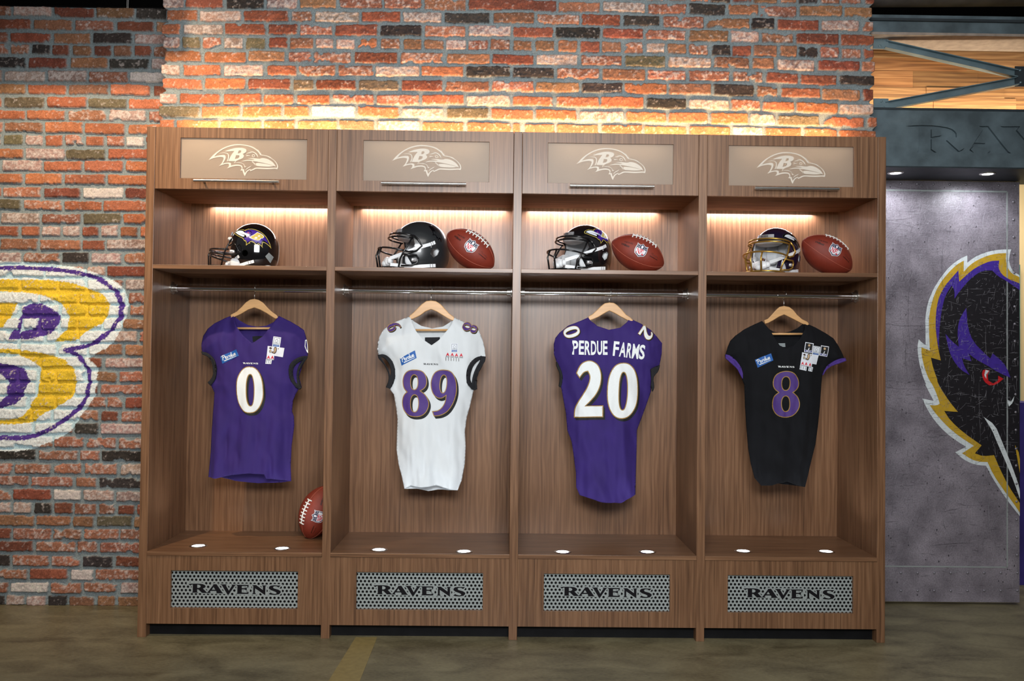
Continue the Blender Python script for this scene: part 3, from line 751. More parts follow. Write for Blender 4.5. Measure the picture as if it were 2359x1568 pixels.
# ------------------------------------------------------------------ jerseys
MAT['purple'] = mat('purple_jersey_cloth', lin(45, 23, 102), .82, var=.08, scale=14, bump=.25, bscale=900)
MAT['whitec'] = mat('white_jersey_cloth', lin(214, 219, 222), .8, var=.02, scale=14, bump=.2, bscale=900)
MAT['blackc'] = mat('black_jersey_cloth', lin(16, 17, 21), .9, var=.2, scale=14, bump=.25, bscale=900, spec=.25)
MAT['rib'] = mat('black_rib_knit', lin(20, 21, 26), .85, var=.3, scale=60, bump=.6, bscale=400)
MAT['ribp'] = mat('purple_rib_knit', lin(72, 46, 130), .85, var=.15, scale=60, bump=.4, bscale=400)
MAT['twill_w'] = mat('white_twill', lin(232, 236, 236), .7, var=.02, scale=200)
MAT['twill_g'] = mat('gold_twill', lin(158, 122, 58), .6, var=.08, scale=200)
MAT['twill_p'] = mat('purple_twill', lin(74, 48, 122), .7, var=.06, scale=200)
MAT['twill_k'] = mat('black_twill', lin(18, 19, 22), .75, var=.1, scale=200)
MAT['blue'] = mat('blue_patch', lin(30, 92, 168), .6, var=.05, scale=90)
MAT['navy'] = mat('navy_print', lin(44, 48, 128), .6, var=.05, scale=90)
MAT['stick'] = mat('white_patch', lin(226, 230, 238), .6, var=.03, scale=120)
MAT['red'] = mat('red_print', lin(206, 36, 56), .6, var=.05, scale=90)
MAT['tan'] = mat('tan_print', lin(196, 168, 130), .6, var=.1, scale=90)
MAT['brown'] = mat('dark_brown_print', lin(64, 42, 36), .6, var=.1, scale=90)
MAT['grey'] = mat('grey_print', lin(130, 138, 140), .6, var=.1, scale=90)
JY = .225
class Jersey:
    def __init__(s, name, label, ox, oy, sc, cloth, front, back, closed, seed, T=.045):
        s.ox, s.oy, s.sc = ox, oy, sc; s.seed = seed; s.T = T
        w = s.w
        s.front = [w(p) for p in front]; s.back = [w(p) for p in back]
        s.seg = [np.array([w(p) for p in line]) for line in closed]
        A = np.array(s.front); s.z0 = A[:, 1].min(); s.z1 = A[:, 1].max(); s.xc = (A[:, 0].min() + A[:, 0].max()) / 2
        s.root = thing(name, label, 'jersey', (s.xc, JY, s.z0), group='jerseys hanging in the lockers')
        s.cloth = cloth
    def w(s, p):
        q = PY(s.ox + p[0] / s.sc, s.oy + p[1] / s.sc, JY - .03); return (q.x, q.z)
    def base(s, x, z):
        x = np.asarray(x, float); z = np.asarray(z, float); d = np.full(x.shape, 9.)
        for L_ in s.seg:
            for a, b_ in zip(L_[:-1], L_[1:]):
                e = b_ - a; t = np.clip(((x - a[0]) * e[0] + (z - a[1]) * e[1]) / (e @ e), 0, 1)
                d = np.minimum(d, np.hypot(x - a[0] - t * e[0], z - a[1] - t * e[1]))
        u = np.clip(d / .085, 0, 1); return s.T * np.sin(u * np.pi / 2) * .8 + s.T * .2 * np.clip(d / .16, 0, 1)
    def yf(s, x, z):
        b_ = s.base(x, z); x = np.asarray(x, float); z = np.asarray(z, float)
        lo = np.clip((s.z0 + .42 - z) / .42, 0, 1)
        f = (fbm(x, z * .16, .045, s.seed, 3) - .5) * (.020 + .036 * lo) + (fbm(x + z * .5, z * .35 - x * .2, .07, s.seed + 3, 2) - .5) * .026
        return JY - b_ - f * np.clip(b_ / .02, 0, 1)
    def yb(s, x, z):
        b_ = s.base(x, z); f = (fbm(np.asarray(x, float), np.asarray(z, float) * .16, .05, s.seed + 9, 3) - .5) * .02
        return JY + b_ * .8 + f * np.clip(b_ / .02, 0, 1) + .0005
    def sheets(s):
        off = Vector((s.xc, JY, s.z0))
        for nm, lp, fn in (('front_cloth', s.front, s.yf), ('back_cloth', s.back, s.yb)):
            V, T = fill([densify(lp, .008)], .0085); y = fn(V[:, 0], V[:, 1])
            mb = MB(); mb.add([(V[i, 0], y[i], V[i, 1]) for i in range(len(V))], T)
            o = mb.build(nm, s.cloth, s.root, smooth=True, off=off, recalc=False)
            md = o.modifiers.new('solid', 'SOLIDIFY'); md.thickness = .0012; md.offset = 0
        return s
    def loops(s, polys): return [[s.w(p) for p in P] for P in polys]
    def decal(s, name, loops, m, eps, step=.007, raw=False, parent=None, label=None):
        """flat piece sewn on the front cloth; loops in zoomed pixels unless raw (world x,z)"""
        if not raw: loops = s.loops(loops)
        V, T = fill(loops, step); y = s.yf(V[:, 0], V[:, 1]) - eps
        mb = MB(); mb.add([(V[i, 0], y[i], V[i, 1]) for i in range(len(V))], T)
        return mb.build(name, m, parent or s.root, smooth=True, off=(s.xc, JY, s.z0), recalc=False, label=label)
    def multi(s, name, items, parent=None, label=None, step=.007):
        """several layers (loops, material, eps) as one part"""
        mats = []; mb = MB()
        for loops, m, eps in items:
            if m not in mats: mats.append(m)
            V, T = fill(loops, step); y = s.yf(V[:, 0], V[:, 1]) - eps
            mb.add([(V[i, 0], y[i], V[i, 1]) for i in range(len(V))], T, mats.index(m))
        return mb.build(name, mats, parent or s.root, smooth=True, off=(s.xc, JY, s.z0), recalc=False, label=label)
    def text(s, mb, txt, p0, p1, hgt, eps, bold=.0, shear=0, mi=0, spacing=1.0):
        """text with its baseline from p0 to p1 (zoomed px), height hgt (zoomed px)"""
        V, F = text2d(txt, 1, bold, shear, spacing); V = V.copy(); V[:, 0] /= V[:, 0].max()
        A = np.array(p0, float); B_ = np.array(p1, float); e = B_ - A; n = np.array([e[1], -e[0]]) / np.hypot(*e)
        P = A + V[:, :1] * e + V[:, 1:] * n * hgt
        Wd = np.array([s.w(p) for p in P]); y = s.yf(Wd[:, 0], Wd[:, 1]) - eps
        mb.add([(Wd[i, 0], y[i], Wd[i, 1]) for i in range(len(Wd))], F, mi)
    def cuff(s, polys, m, holes=(), thick=.007, eps=.0075):
        o = s.decal('sleeve_cuff', [smooth_poly(P, 2) for P in polys] + [smooth_poly(h, 2) for h in holes], m, eps, .008)
        md = o.modifiers.new('solid', 'SOLIDIFY'); md.thickness = thick; md.offset = 0
        return o
    def number(s, polys_sets, colors, g=.0052, sh=(.008, -.011), name='number'):
        """polys_sets: list of (outer, [holes]) in zoomed px; colors (fill, edge, shadow)"""
        for outer, holes in polys_sets:
            O = [s.w(p) for p in outer]; Hs = [[s.w(p) for p in h] for h in holes]
            items = []
            if colors[2] is not None:
                for f_ in (.5, 1.0):
                    dx, dz = sh[0] * f_, sh[1] * f_
                    items.append(([[(a + dx, b_ + dz) for a, b_ in O]] + [[(a + dx, b_ + dz) for a, b_ in h] for h in Hs], colors[2], .0012 + .0002 * (f_ < 1)))
            items.append(([O] + Hs, colors[1], .0022))
            items.append(([offset_poly(O, -g)] + [offset_poly(h, g) for h in Hs], colors[0], .0030))
            s.multi(name, items)
def hanger(px_apex, ox, oy, sc, outl, bar, label, rod_top_px):
    """wooden hanger traced between the jersey shoulders; metal hook over the rail"""
    W2 = lambda p: PY(ox + p[0] / sc, oy + p[1] / sc, JY)
    P = [W2(p) for p in outl]; apex = W2(px_apex)
    root = thing('hanger', label, 'hanger', (apex.x, JY, apex.z), group='wooden hangers on the rails')
    V, T = fill([[(p.x, p.z) for p in P]]); off = (apex.x, JY, apex.z)
    mb = MB(); mb.add([(a, JY, c) for a, c in V], T)
    o = mb.build('hanger_body', MAT['hanger'], root, off=off, recalc=True)
    md = o.modifiers.new('solid', 'SOLIDIFY'); md.thickness = .012; md.offset = 0
    md = o.modifiers.new('bevel', 'BEVEL'); md.width = .003; md.segments = 2; md.limit_method = 'ANGLE'
    b0, b1 = W2(bar[0]), W2(bar[1])
    MB().tube([(b0.x, JY - .003, b0.z), (b1.x, JY - .003, b1.z)], .0052, 12).build('crossbar', MAT['hanger'], root, smooth=True, off=off)
    hk = [(apex.x, JY, apex.z - .01), (apex.x, JY, apex.z + .018)]
    rz0 = 1.5165; cz = rz0 + .0002; R_ = .0185
    # the hook climbs behind and over the rail
    hk.append((apex.x, JY + .004, apex.z + .03)); 
    for i in range(0, 11):
        t_ = math.radians(-60 + i * 24); hk.append((apex.x + .0006 * i, JY + R_ * math.cos(t_), cz + R_ * math.sin(t_)))
    MB().tube(hk, .0017, 8).build('hook', MAT['steel'], root, smooth=True, off=off)
    return root

# ---- jersey one: purple 0
sc1 = 3.2667
SL = [(302,212),(240,235),(160,275),(110,315),(75,370),(62,430),(62,470),(72,497)]
BL1 = [(130,735),(160,800),(155,880),(148,960),(140,1080),(132,1250),(118,1400),(115,1438)]
BR1 = [(742,1470),(738,1350),(745,1200),(765,1050),(762,980),(748,940),(755,860),(775,810),(800,770)]
SR1 = [(868,522),(868,450),(855,380),(838,325),(800,298),(740,262),(648,218)]
cl1 = [(110,510),(148,560),(165,620),(155,690)]; cr1 = [(822,760),(800,680),(825,600)]
J1 = Jersey('jersey', 'purple football jersey with white number 0 hanging in the leftmost locker', 440, 660, sc1, MAT['purple'],
   SL + cl1 + BL1 + [(190,1442),(320,1410),(440,1400),(560,1408),(575,1442)] + BR1 + cr1 + SR1 + [(610,300),(545,374),(470,428),(400,370),(350,300),(328,250)],
   SL + cl1 + BL1 + [(200,1447),(300,1475),(480,1494),(650,1487)] + BR1 + cr1 + SR1 + [(600,262),(540,290),(470,298),(400,285),(340,250)],
   [SL + cl1[:1], cl1 + BL1, BR1 + cr1, [cr1[-1]] + SR1], 3).sheets()
J1.cuff([[(66,488),(100,496),(135,515),(165,545),(182,590),(183,650),(172,700),(135,745),(118,722),(148,690),(158,640),(150,580),(128,535),(98,515),(72,508)]], MAT['rib'])
J1.cuff([[(872,520),(830,525),(785,545),(748,580),(735,640),(745,700),(775,750),(808,775),(824,762),(806,710),(800,660),(820,600),(866,542)]], MAT['rib'],
        [[(838,548),(795,572),(766,610),(760,660),(775,715),(795,735),(786,670),(800,605)]])
J1.number([(ell(450,775,101,176,44,2.3), [ell(455,778,26,116,32,2.2)])], (MAT['twill_w'], MAT['twill_g'], MAT['twill_k']), .0038)
def ravens_small(J, cx, cy, wd, m):
    q = J.w((cx, cy)); wdt = J.w((cx + wd / 2, cy))[0] - J.w((cx - wd / 2, cy))[0]
    its = [(Ls, m, .0018) for Ls in word_loops('RAVENS', q[0], q[1], wdt).values()]
    J.multi('team_lettering', its, step=None, label='small RAVENS lettering')
ravens_small(J1, 456, 577, 120, MAT['twill_w'])
PERDUE = [[(.05,-.02),(.09,.25),(.14,.48)], [(.0,.40),(.10,.52),(.24,.50),(.27,.36),(.12,.24)], [(.25,.14),(.34,.18),(.36,.28),(.29,.31),(.26,.18),(.28,.05),(.36,.03),(.42,.12)],
          [(.42,.12),(.45,.30),(.44,.04)], [(.44,.16),(.48,.27),(.55,.28)], [(.68,.24),(.61,.29),(.55,.17),(.57,.05),(.64,.06),(.70,.24),(.75,.54)], [(.72,.40),(.69,.12),(.72,.03),(.77,.10)],
          [(.78,.29),(.76,.10),(.80,.03),(.86,.10),(.89,.29)], [(.89,.29),(.87,.08),(.90,.03),(.94,.10)], [(.94,.13),(1.0,.17),(1.02,.27),(.96,.30),(.93,.17),(.95,.04),(1.05,.08)]]
def patch(J, corners, txtp):
    """blue rounded sponsor patch; corners tl,tr,br,bl"""
    o = J.decal('sponsor_patch', [corners], MAT['blue'], .0020, label='blue patch with white Perdue script')
    mb = MB(); A_ = np.array(txtp[0], float); E_ = np.array(txtp[1], float) - A_; Nn = np.array([E_[1], -E_[0]]) / np.hypot(*E_) * txtp[2] * 2.0
    for st in PERDUE:      # handwritten strokes of the brand script
        st = smooth_poly(st, 2, closed=False, keep=400); L_ = [A_ + x * E_ * .93 + y * Nn for x, y in st]; q = []; w = 2.3
        for k_ in range(len(L_)):
            t = L_[min(k_ + 1, len(L_) - 1)] - L_[max(k_ - 1, 0)]; t = t / max(1e-6, np.hypot(*t)); o_ = np.array([-t[1], t[0]]) * w
            for P_ in (L_[k_] + o_, L_[k_] - o_): x, z = J.w(P_); q.append((x, float(J.yf(x, z)) - .0034, z))
        mb.add(q, [(2 * k_, 2 * k_ + 1, 2 * k_ + 3, 2 * k_ + 2) for k_ in range(len(L_) - 1)])
    a, b_ = np.array(txtp[0], float), np.array(txtp[1], float); e = (b_ - a); n = np.array([-e[1], e[0]]) / np.hypot(*e)
    p = [a + e * .12 + n * 4, a + e * .97 + n * 5, a + e * .97 + n * 8, a + e * .12 + n * 11]
    W_ = [J.w(q) for q in p]; mb.add([(x, float(J.yf(x, z)) - .0034, z) for x, z in W_], [(0, 1, 2, 3)], 1)
    mb.build('patch_lettering', [MAT['twill_w'], MAT['twill_w']], o, off=(J.xc, JY, J.z0), recalc=False)
patch(J1, [(220,525),(350,472),(368,520),(240,580)], ((240,556),(352,514),33))
def q4(c, hw, hh, ang):
    r = math.radians(ang); ca, sa = math.cos(r), math.sin(r)
    return [(c[0] + x * ca - y * sa, c[1] + x * sa + y * ca) for x, y in ((-hw, -hh), (hw, -hh), (hw, hh), (-hw, hh))]
def loc(c, ang):
    r = math.radians(ang); ca, sa = math.cos(r), math.sin(r)
    return lambda x, y: (c[0] + x * ca - y * sa, c[1] + x * sa + y * ca)
def ell_in(L_, x, y, rx, ry, n=16): return [L_(x + rx * math.cos(2 * math.pi * i / n), y + ry * math.sin(2 * math.pi * i / n)) for i in range(n)]
def card(J, c, hw, hh, ang, kind):
    """small award card sewn on: kind bowl or mvp"""
    L_ = loc(c, ang); r = lambda x0, y0, x1, y1: [L_(x0, y0), L_(x1, y0), L_(x1, y1), L_(x0, y1)]
    wl = lambda P: [J.w(p) for p in P]
    it = [([wl(r(-hw, -hh, hw, hh))], MAT['stick'], .0018)]
    if kind == 'bowl':
        it += [([wl(r(-hw*.8, -hh*.85, hw*.8, hh*.5)), wl(r(-hw*.68, -hh*.76, hw*.68, hh*.42))], MAT['grey'], .0024),
               ([wl(ell_in(L_, 0, -hh*.22, hw*.36, hh*.34)), wl(ell_in(L_, 0, -hh*.22, hw*.26, hh*.25))], MAT['grey'], .0026),
               ([wl(r(-hw*.5, hh*.18, hw*.5, hh*.28))], MAT['grey'], .0026),
               ([wl(r(-hw*.8, hh*.58, hw*.8, hh*.92))], MAT['blue'], .0026)]
        for i in range(4): x = hw * (-.5 + i * .33); it.append(([wl(r(x - hw*.07, hh*.70, x + hw*.07, hh*.80))], MAT['stick'], .0034))
    else:
        it += [([wl(r(-hw*.84, -hh*.85, hw*.84, hh*.5))], MAT['twill_k'], .0024), ([wl(r(-hw*.84, hh*.55, hw*.84, hh*.9))], MAT['navy'], .0024),
               ([wl(ell_in(L_, 0, -hh*.45, hw*.28, hh*.24))], MAT['tan'], .0032), ([wl([L_(hw*.02, hh*.0), L_(hw*.16, hh*.02), L_(hw*.1, hh*.45), L_(-hw*.2, hh*.5)])], MAT['stick'], .0032)]
    o = J.multi('award_card', it, step=.006)
    if kind == 'mvp':
        mb = MB(); J.text(mb, 'MVP', L_(-hw*.55, hh*.86), L_(hw*.6, hh*.86), hh*.26, .0036, .03); mb.build('card_lettering', MAT['stick'], o, off=(J.xc, JY, J.z0), recalc=False)
def arm_card(J, c, hw, hh, ang, base):
    L_ = loc(c, ang); wl = lambda P: [J.w(p) for p in P]; r = lambda x0, y0, x1, y1: [L_(x0, y0), L_(x1, y0), L_(x1, y1), L_(x0, y1)]
    it = [([wl(base)], MAT['stick'], .0026)]
    it += [([wl([L_(-hw*.9, -hh*.5), L_(-hw*.65, -hh*.8), L_(-hw*.45, -hh*.5), L_(-hw*.65, -hh*.3)])], MAT['brown'], .0034),
           ([wl(ell_in(L_, -hw*.66, hh*.15, hw*.16, hh*.36))], MAT['grey'], .0032), ([wl(ell_in(L_, -hw*.64, hh*.1, hw*.09, hh*.24))], MAT['tan'], .0036),
           ([wl(smooth_poly([L_(-hw*.2, -hh*.85), L_(hw*.02, -hh*.95), L_(hw*.14, -hh*.5), L_(hw*.08, hh*.2), L_(-hw*.1, hh*.62), L_(-hw*.5, hh*.45), L_(-hw*.45, hh*.15), L_(-hw*.2, hh*.05), L_(-hw*.28, -hh*.4)], 2))], MAT['brown'], .0032),
           ([wl(smooth_poly([L_(-hw*.16, -hh*.72), L_(-hw*.02, -hh*.78), L_(hw*.06, -hh*.4), L_(0, hh*.1), L_(-hw*.14, hh*.4), L_(-hw*.42, hh*.3), L_(-hw*.14, hh*.1), L_(-hw*.2, -hh*.4)], 2))], MAT['tan'], .0038),
           ([wl([L_(hw*.28 + (hw*.10 if i % 2 == 0 else hw*.045) * math.sin(i * math.pi / 5), -hh*.62 - (hw*.10 if i % 2 == 0 else hw*.045) * math.cos(i * math.pi / 5)) for i in range(10)])], MAT['twill_g'], .0034)]
    J.multi('sticker_card', it, step=.006, label='white card showing a flexed arm')
def aaa(J, pts, w_, h_, ang, base=None, name='letter_marks'):
    it = []
    if base: it = [([[J.w(p) for p in base]], MAT['stick'], .0034)]
    o = J.multi(name, it, step=.006) if it else None
    mb = MB()
    for (x, y) in pts:
        L_ = loc((x, y), ang); J.text(mb, 'A', L_(-w_ / 2, h_ / 2), L_(w_ / 2, h_ / 2), h_, .0044, .05, 0, 0)
        W_ = [J.w(L_(a, b_)) for a, b_ in ((-w_*.55, h_*.66), (w_*.55, h_*.66), (w_*.55, h_*.86), (-w_*.55, h_*.86))]
        mb.add([(a, float(J.yf(a, b_)) - .0044, b_) for a, b_ in W_], [(0, 1, 2, 3)], 1)
    mb.build('red_letters', [MAT['red'], MAT['grey']], o or J.root, off=(J.xc, JY, J.z0), recalc=False, label='small red letter A marks')
def tags(J, corners, n, plain=False):
    a, b_, c, d = [np.array(p, float) for p in corners]; it = [] if plain else [([[J.w(p) for p in corners]], MAT['stick'], .0030)]
    for i in range(n):
        t = (i + .5) / n; top = a + (b_ - a) * t; bot = d + (c - d) * t; e = (b_ - a) / n * (.13 if not plain else .09); u = top + (bot - top) * .18; v = top + (bot - top) * .85
        it.append(([[J.w(q) for q in (u - e, u + e, v + e, v - e)]], MAT['grey'] if not plain else MAT['brown'], .0038))
    J.multi('hang_marks', it, step=.006)
card(J1, (652,416), 28, 38, 8, 'bowl')
arm_card(J1, (645,486), 62, 34, 7, [(584,446),(711,462),(697,531),(632,520),(630,550),(575,545)])
aaa(J1, [(591,531),(620,532)], 24, 24, 7)
tags(J1, [(572,545),(617,551),(611,582),(568,580)], 3)
def neck_tag(J, poly, m, y_):
    """label sewn inside the back neck, seen through the neck opening"""
    L_ = [J.w(p) for p in poly]; V, T = fill([L_], .01); y = J.yb(V[:, 0], V[:, 1]) - .003
    mb = MB(); mb.add([(V[i, 0], y[i], V[i, 1]) for i in range(len(V))], T); mb.build('neck_label', m, J.root, off=(J.xc, JY, J.z0), recalc=False)
neck_tag(J1, [(432,372),(470,368),(547,370),(540,392),(480,440),(435,410)], MAT['rib'], 0)
# small crest at the right sleeve edge
J1.multi('sleeve_crest', [([[J1.w(p) for p in [(850,400),(862,398),(868,440),(872,500),(862,490),(848,450)]], [J1.w(p) for p in [(854,408),(859,407),(864,440),(866,480),(860,472),(853,445)]]], MAT['twill_w'], .0022)], step=None)
hanger((478, 92), 440, 660, sc1, [(300,212),(302,236),(330,228),(380,205),(430,175),(478,158),(525,175),(570,200),(610,226),(636,242),(660,238),(646,214),(612,190),(580,160),(545,122),(510,100),(478,92),(446,98),(415,118),(380,155),(345,188)],
       [(318,314),(622,314)], 'pale wooden hanger carrying the purple 0 jersey', None)

# ---- jersey two: white 89
sc2 = 3.1355
SL = [(322,212),(250,240),(180,270),(130,310),(100,360),(88,410),(85,460),(94,494)]
cl = [(140,502),(180,540),(200,600),(195,670),(178,735)]
BL_ = [(178,745),(205,780),(225,900),(232,960),(228,1050),(225,1180),(240,1290),(262,1370),(282,1466)]
BR_ = [(668,1478),(700,1400),(722,1280),(728,1160),(722,1050),(735,950),(760,860),(785,750)]
cr = [(760,720),(745,660),(755,590),(790,530)]
cr = [(808,738),(800,690),(825,600),(862,540)]
SR_ = [(872,505),(865,440),(850,380),(825,320),(790,285),(720,255),(648,222)]
J2 = Jersey('jersey', 'white football jersey with purple number 89 hanging second from left', 840, 660, sc2, MAT['whitec'],
   SL + cl + BL_ + [(330,1440),(400,1447),(520,1435),(600,1460)] + BR_ + cr + SR_ + [(600,310),(540,385),(482,426),(425,385),(372,320),(338,245)],
   SL + cl + BL_ + [(300,1468),(370,1470),(450,1492),(520,1480),(600,1481)] + BR_ + cr + SR_ + [(610,255),(560,285),(480,298),(400,280),(345,245)],
   [SL + cl[:1], cl + BL_, BR_ + cr, [cr[-1]] + SR_], 17).sheets()
J2.cuff([[(88,492),(130,488),(170,508),(203,552),(216,612),(212,680),(180,740),(152,728),(168,690),(172,640),(152,580),(125,540),(98,520)]], MAT['rib'],
        [[(118,505),(142,515),(176,556),(190,610),(182,650),(170,600),(145,560),(122,528)]])
J2.cuff([[(874,505),(830,500),(785,525),(748,575),(735,640),(742,710),(790,750),(813,740),(806,700),(812,640),(845,575),(872,532)]], MAT['rib'],
        [[(838,520),(795,550),(766,610),(757,670),(775,708),(782,650),(805,585),(833,542)]])
D8 = [(360,597),(412,603),(442,630),(455,680),(448,718),(430,740),(408,752),(440,775),(465,820),(468,860),(450,905),(415,935),(370,942),(320,935),(285,905),(268,860),(270,810),(285,775),(304,760),(285,740),(275,710),(272,670),(285,630),(315,603)]
D9 = [(570,597),(625,606),(656,650),(668,710),(665,780),(640,850),(600,905),(550,932),(500,936),(487,898),(530,895),(562,868),(582,830),(588,788),(560,808),(525,806),(492,775),(477,720),(480,670),(500,622),(532,602)]
J2.number([(smooth_poly(D8, 2, keep=70), [ell(360,690,25,52,26,2.2), ell(362,842,27,60,26,2.2)]),
           (smooth_poly(D9, 2, keep=60), [ell(570,702,22,62,26,2.2,-.06)])], (MAT['twill_p'], MAT['twill_g'], MAT['twill_k']), .0036)
ravens_small(J2, 478, 560, 110, MAT['twill_k'])
patch(J2, [(254,518),(365,460),(377,515),(266,570)], ((270,546),(366,504),34))
card(J2, (649,441), 25, 31, 0, 'bowl')
aaa(J2, [(602,489),(634,490),(665,493),(699,494)], 24, 22, 3)
tags(J2, [(580,503),(690,510),(690,545),(580,538)], 6, True)
neck_tag(J2, [(427,364),(537,362),(537,390),(482,425),(427,388)], MAT['rib'], 0)
def mini_number(J, dig, c, sx, sy, ang, cols, name='shoulder_number', g=.0022, sh=(.003, -.004)):
    """small shoulder digit"""
    base = {'8': (D8, [ell(360,690,25,52,26), ell(362,842,27,60,26)], (368,770)), '9': (D9, [ell(570,702,22,62,26)], (573,768)),
            '0': (ell(553,722,112,196,40,2.3), [ell(555,725,34,132,30,2.2)], (553,722)),
            '2': ([(230,600),(255,540),(300,512),(345,512),(385,540),(405,590),(408,640),(395,700),(370,750),(330,800),(300,826),(418,822),(418,905),(218,910),(220,850),(240,800),(290,730),(320,660),(325,620),(310,590),(285,595),(255,638)], [], (315,710))}[dig]
    r = math.radians(ang); ca, sa = math.cos(r), math.sin(r)
    def tr(p): x = (p[0] - base[2][0]) * sx; y = (p[1] - base[2][1]) * sy; return (c[0] + x * ca - y * sa, c[1] + x * sa + y * ca)
    J.number([([tr(p) for p in base[0]], [[tr(p) for p in h] for h in base[1]])], cols, g, sh, name)
mini_number(J2, '9', (207,287), .32, .30, -112, (MAT['twill_p'], MAT['twill_g'], MAT['twill_k']))
mini_number(J2, '8', (759,296), .34, .32, 112, (MAT['twill_p'], MAT['twill_g'], MAT['twill_k']))
hanger((480, 100), 840, 660, sc2, [(322,212),(326,240),(352,232),(400,210),(440,180),(480,164),(520,180),(560,205),(600,230),(634,246),(652,238),(644,218),(612,195),(580,160),(548,125),(515,105),(480,100),(446,104),(415,125),(380,160),(350,190)],
       [(345,314),(620,314)], 'pale wooden hanger carrying the white 89 jersey', None)

# ---- jersey three: purple 20, seen from behind
sc3 = 3.016
SL = [(322,212),(270,235),(180,270),(120,320),(92,355),(80,400),(82,470),(100,525),(118,560)]
BL_ = [(118,560),(135,600),(132,640),(126,690),(135,715),(150,800),(165,880),(175,1000),(205,1080),(220,1180),(235,1300),(238,1400),(262,1455)]
BR_ = [(652,1450),(655,1300),(660,1150),(662,1000),(700,900),(740,790),(762,725)]
SR_ = [(762,725),(758,690),(775,640),(765,580),(820,548),(835,470),(838,392),(800,345),(760,300),(690,255),(610,218)]
hemb = [(330,1470),(400,1490),(480,1500),(540,1498)]
J3 = Jersey('jersey', 'purple football jersey with white PERDUE FARMS and number 20, hanging third from left', 1250, 660, sc3, MAT['purple'],
   SL + BL_[1:] + hemb + BR_ + SR_[1:] + [(590,245),(540,285),(460,300),(380,275),(335,235)],
   SL + BL_[1:] + [(330,1462),(400,1480),(480,1488),(540,1486)] + BR_ + SR_[1:] + [(590,290),(540,350),(462,400),(390,340),(335,275)],
   [SL + BL_[1:], BR_ + SR_[1:]], 29).sheets()
J3.cuff([[(822,546),(805,590),(782,615),(774,640),(780,700),(768,730),(756,690),(762,645),(756,575),(795,555)]], MAT['rib'])
J3.cuff([[(100,520),(122,562),(140,600),(140,650),(130,702),(116,690),(124,640),(122,600),(95,545)]], MAT['rib'])
D2 = [(230,600),(255,540),(300,512),(345,512),(385,540),(405,590),(408,640),(395,700),(370,750),(330,800),(300,826),(418,822),(418,905),(218,910),(220,850),(240,800),(290,730),(320,660),(325,620),(310,590),(285,595),(255,638)]
J3.number([(smooth_poly(D2, 2, keep=45), []), (ell(553,722,111,195,48,2.3,-.03), [ell(555,725,27,128,34,2.2,-.03)])], (MAT['twill_w'], MAT['twill_g'], MAT['twill_k']), .0042)
mb = MB()
for ch, a_, b_ in (('P', (203,472), (244,473)), ('E', (249,472), (285,473)), ('R', (290,474), (329,475)), ('D', (333,475), (371,475)), ('U', (376,475), (411,475)), ('E', (416,474), (449,474)),
                   ('F', (484,480), (522,484)), ('A', (526,485), (572,491)), ('R', (576,492), (612,497)), ('M', (616,498), (662,503)), ('S', (666,504), (705,507))):
    J3.text(mb, ch, a_, b_, 98 if a_[0] < 470 else 102, .0026, .028)
mb.build('name_lettering', MAT['twill_w'], J3.root, off=(J3.xc, JY, J3.z0), recalc=False, label='white PERDUE FARMS lettering')
mini_number(J3, '0', (203,314), .36, .30, 72, (MAT['twill_w'], MAT['twill_g'], MAT['twill_k']))
mini_number(J3, '2', (725,322), .42, .25, 128, (MAT['twill_w'], MAT['twill_g'], MAT['twill_k']))
hanger((463, 110), 1250, 660, sc3, [(316,208),(322,236),(350,228),(390,210),(430,185),(463,168),(500,185),(540,208),(580,230),(610,245),(630,236),(612,216),(580,195),(550,160),(520,130),(495,113),(463,110),(432,115),(405,135),(375,165),(345,192)],
       [(360,330),(590,330)], 'pale wooden hanger carrying the purple 20 jersey', None)

# ---- jersey four: black 8
sc4 = 3.3364
SL = [(368,195),(300,225),(230,260),(160,310),(120,350),(100,400),(84,458)]
cl = [(150,498),(195,555),(212,630)]
BL_ = [(214,650),(230,690),(235,850),(245,1000),(260,1180),(280,1300),(310,1410),(362,1470)]
BR_ = [(700,1480),(720,1400),(745,1290),(780,1150),(800,1000),(815,850),(825,700),(832,612)]
cr = [(860,565),(920,520),(990,495)]
SR_ = [(1003,485),(990,450),(960,390),(920,330),(860,290),(780,245),(695,208)]
J4 = Jersey('jersey', 'black football jersey with purple number 8 hanging in the rightmost locker', 1650, 680, sc4, MAT['blackc'],
   SL + cl + BL_ + [(430,1462),(480,1435),(540,1428),(620,1460)] + BR_ + cr + SR_ + [(680,262),(640,335),(590,385),(530,408),(480,385),(430,310),(400,250)],
   SL + cl + BL_ + [(430,1462),(480,1452),(540,1466),(620,1474)] + BR_ + cr + SR_ + [(650,250),(600,275),(530,288),(470,275),(410,240)],
   [SL + cl[:2], cl + BL_, BR_ + cr[:2], cr[1:] + SR_], 41).sheets()
J4.cuff([[(80,454),(105,458),(150,488),(195,540),(216,600),(212,642),(188,600),(168,562),(120,522),(77,482)]], MAT['ribp'])
J4.cuff([[(1003,480),(940,494),(880,528),(842,575),(832,616),(855,572),(900,542),(960,520),(1012,502)]], MAT['ribp'])
E8 = [(528,577),(585,590),(618,630),(630,680),(618,720),(583,745),(620,775),(637,830),(628,880),(590,925),(528,942),(465,928),(430,890),(418,840),(430,780),(472,745),(440,720),(427,680),(435,630),(470,592)]
J4.number([(smooth_poly(E8, 2, keep=60), [ell(527,677,26,50,28,2.3), ell(528,832,28,57,28,2.3)])], (MAT['twill_p'], MAT['twill_g'], None), .0036)
ravens_small(J4, 528, 549, 126, MAT['twill_w'])
patch(J4, [(293,495),(410,446),(430,500),(314,556)], ((312,530),(412,489),33))
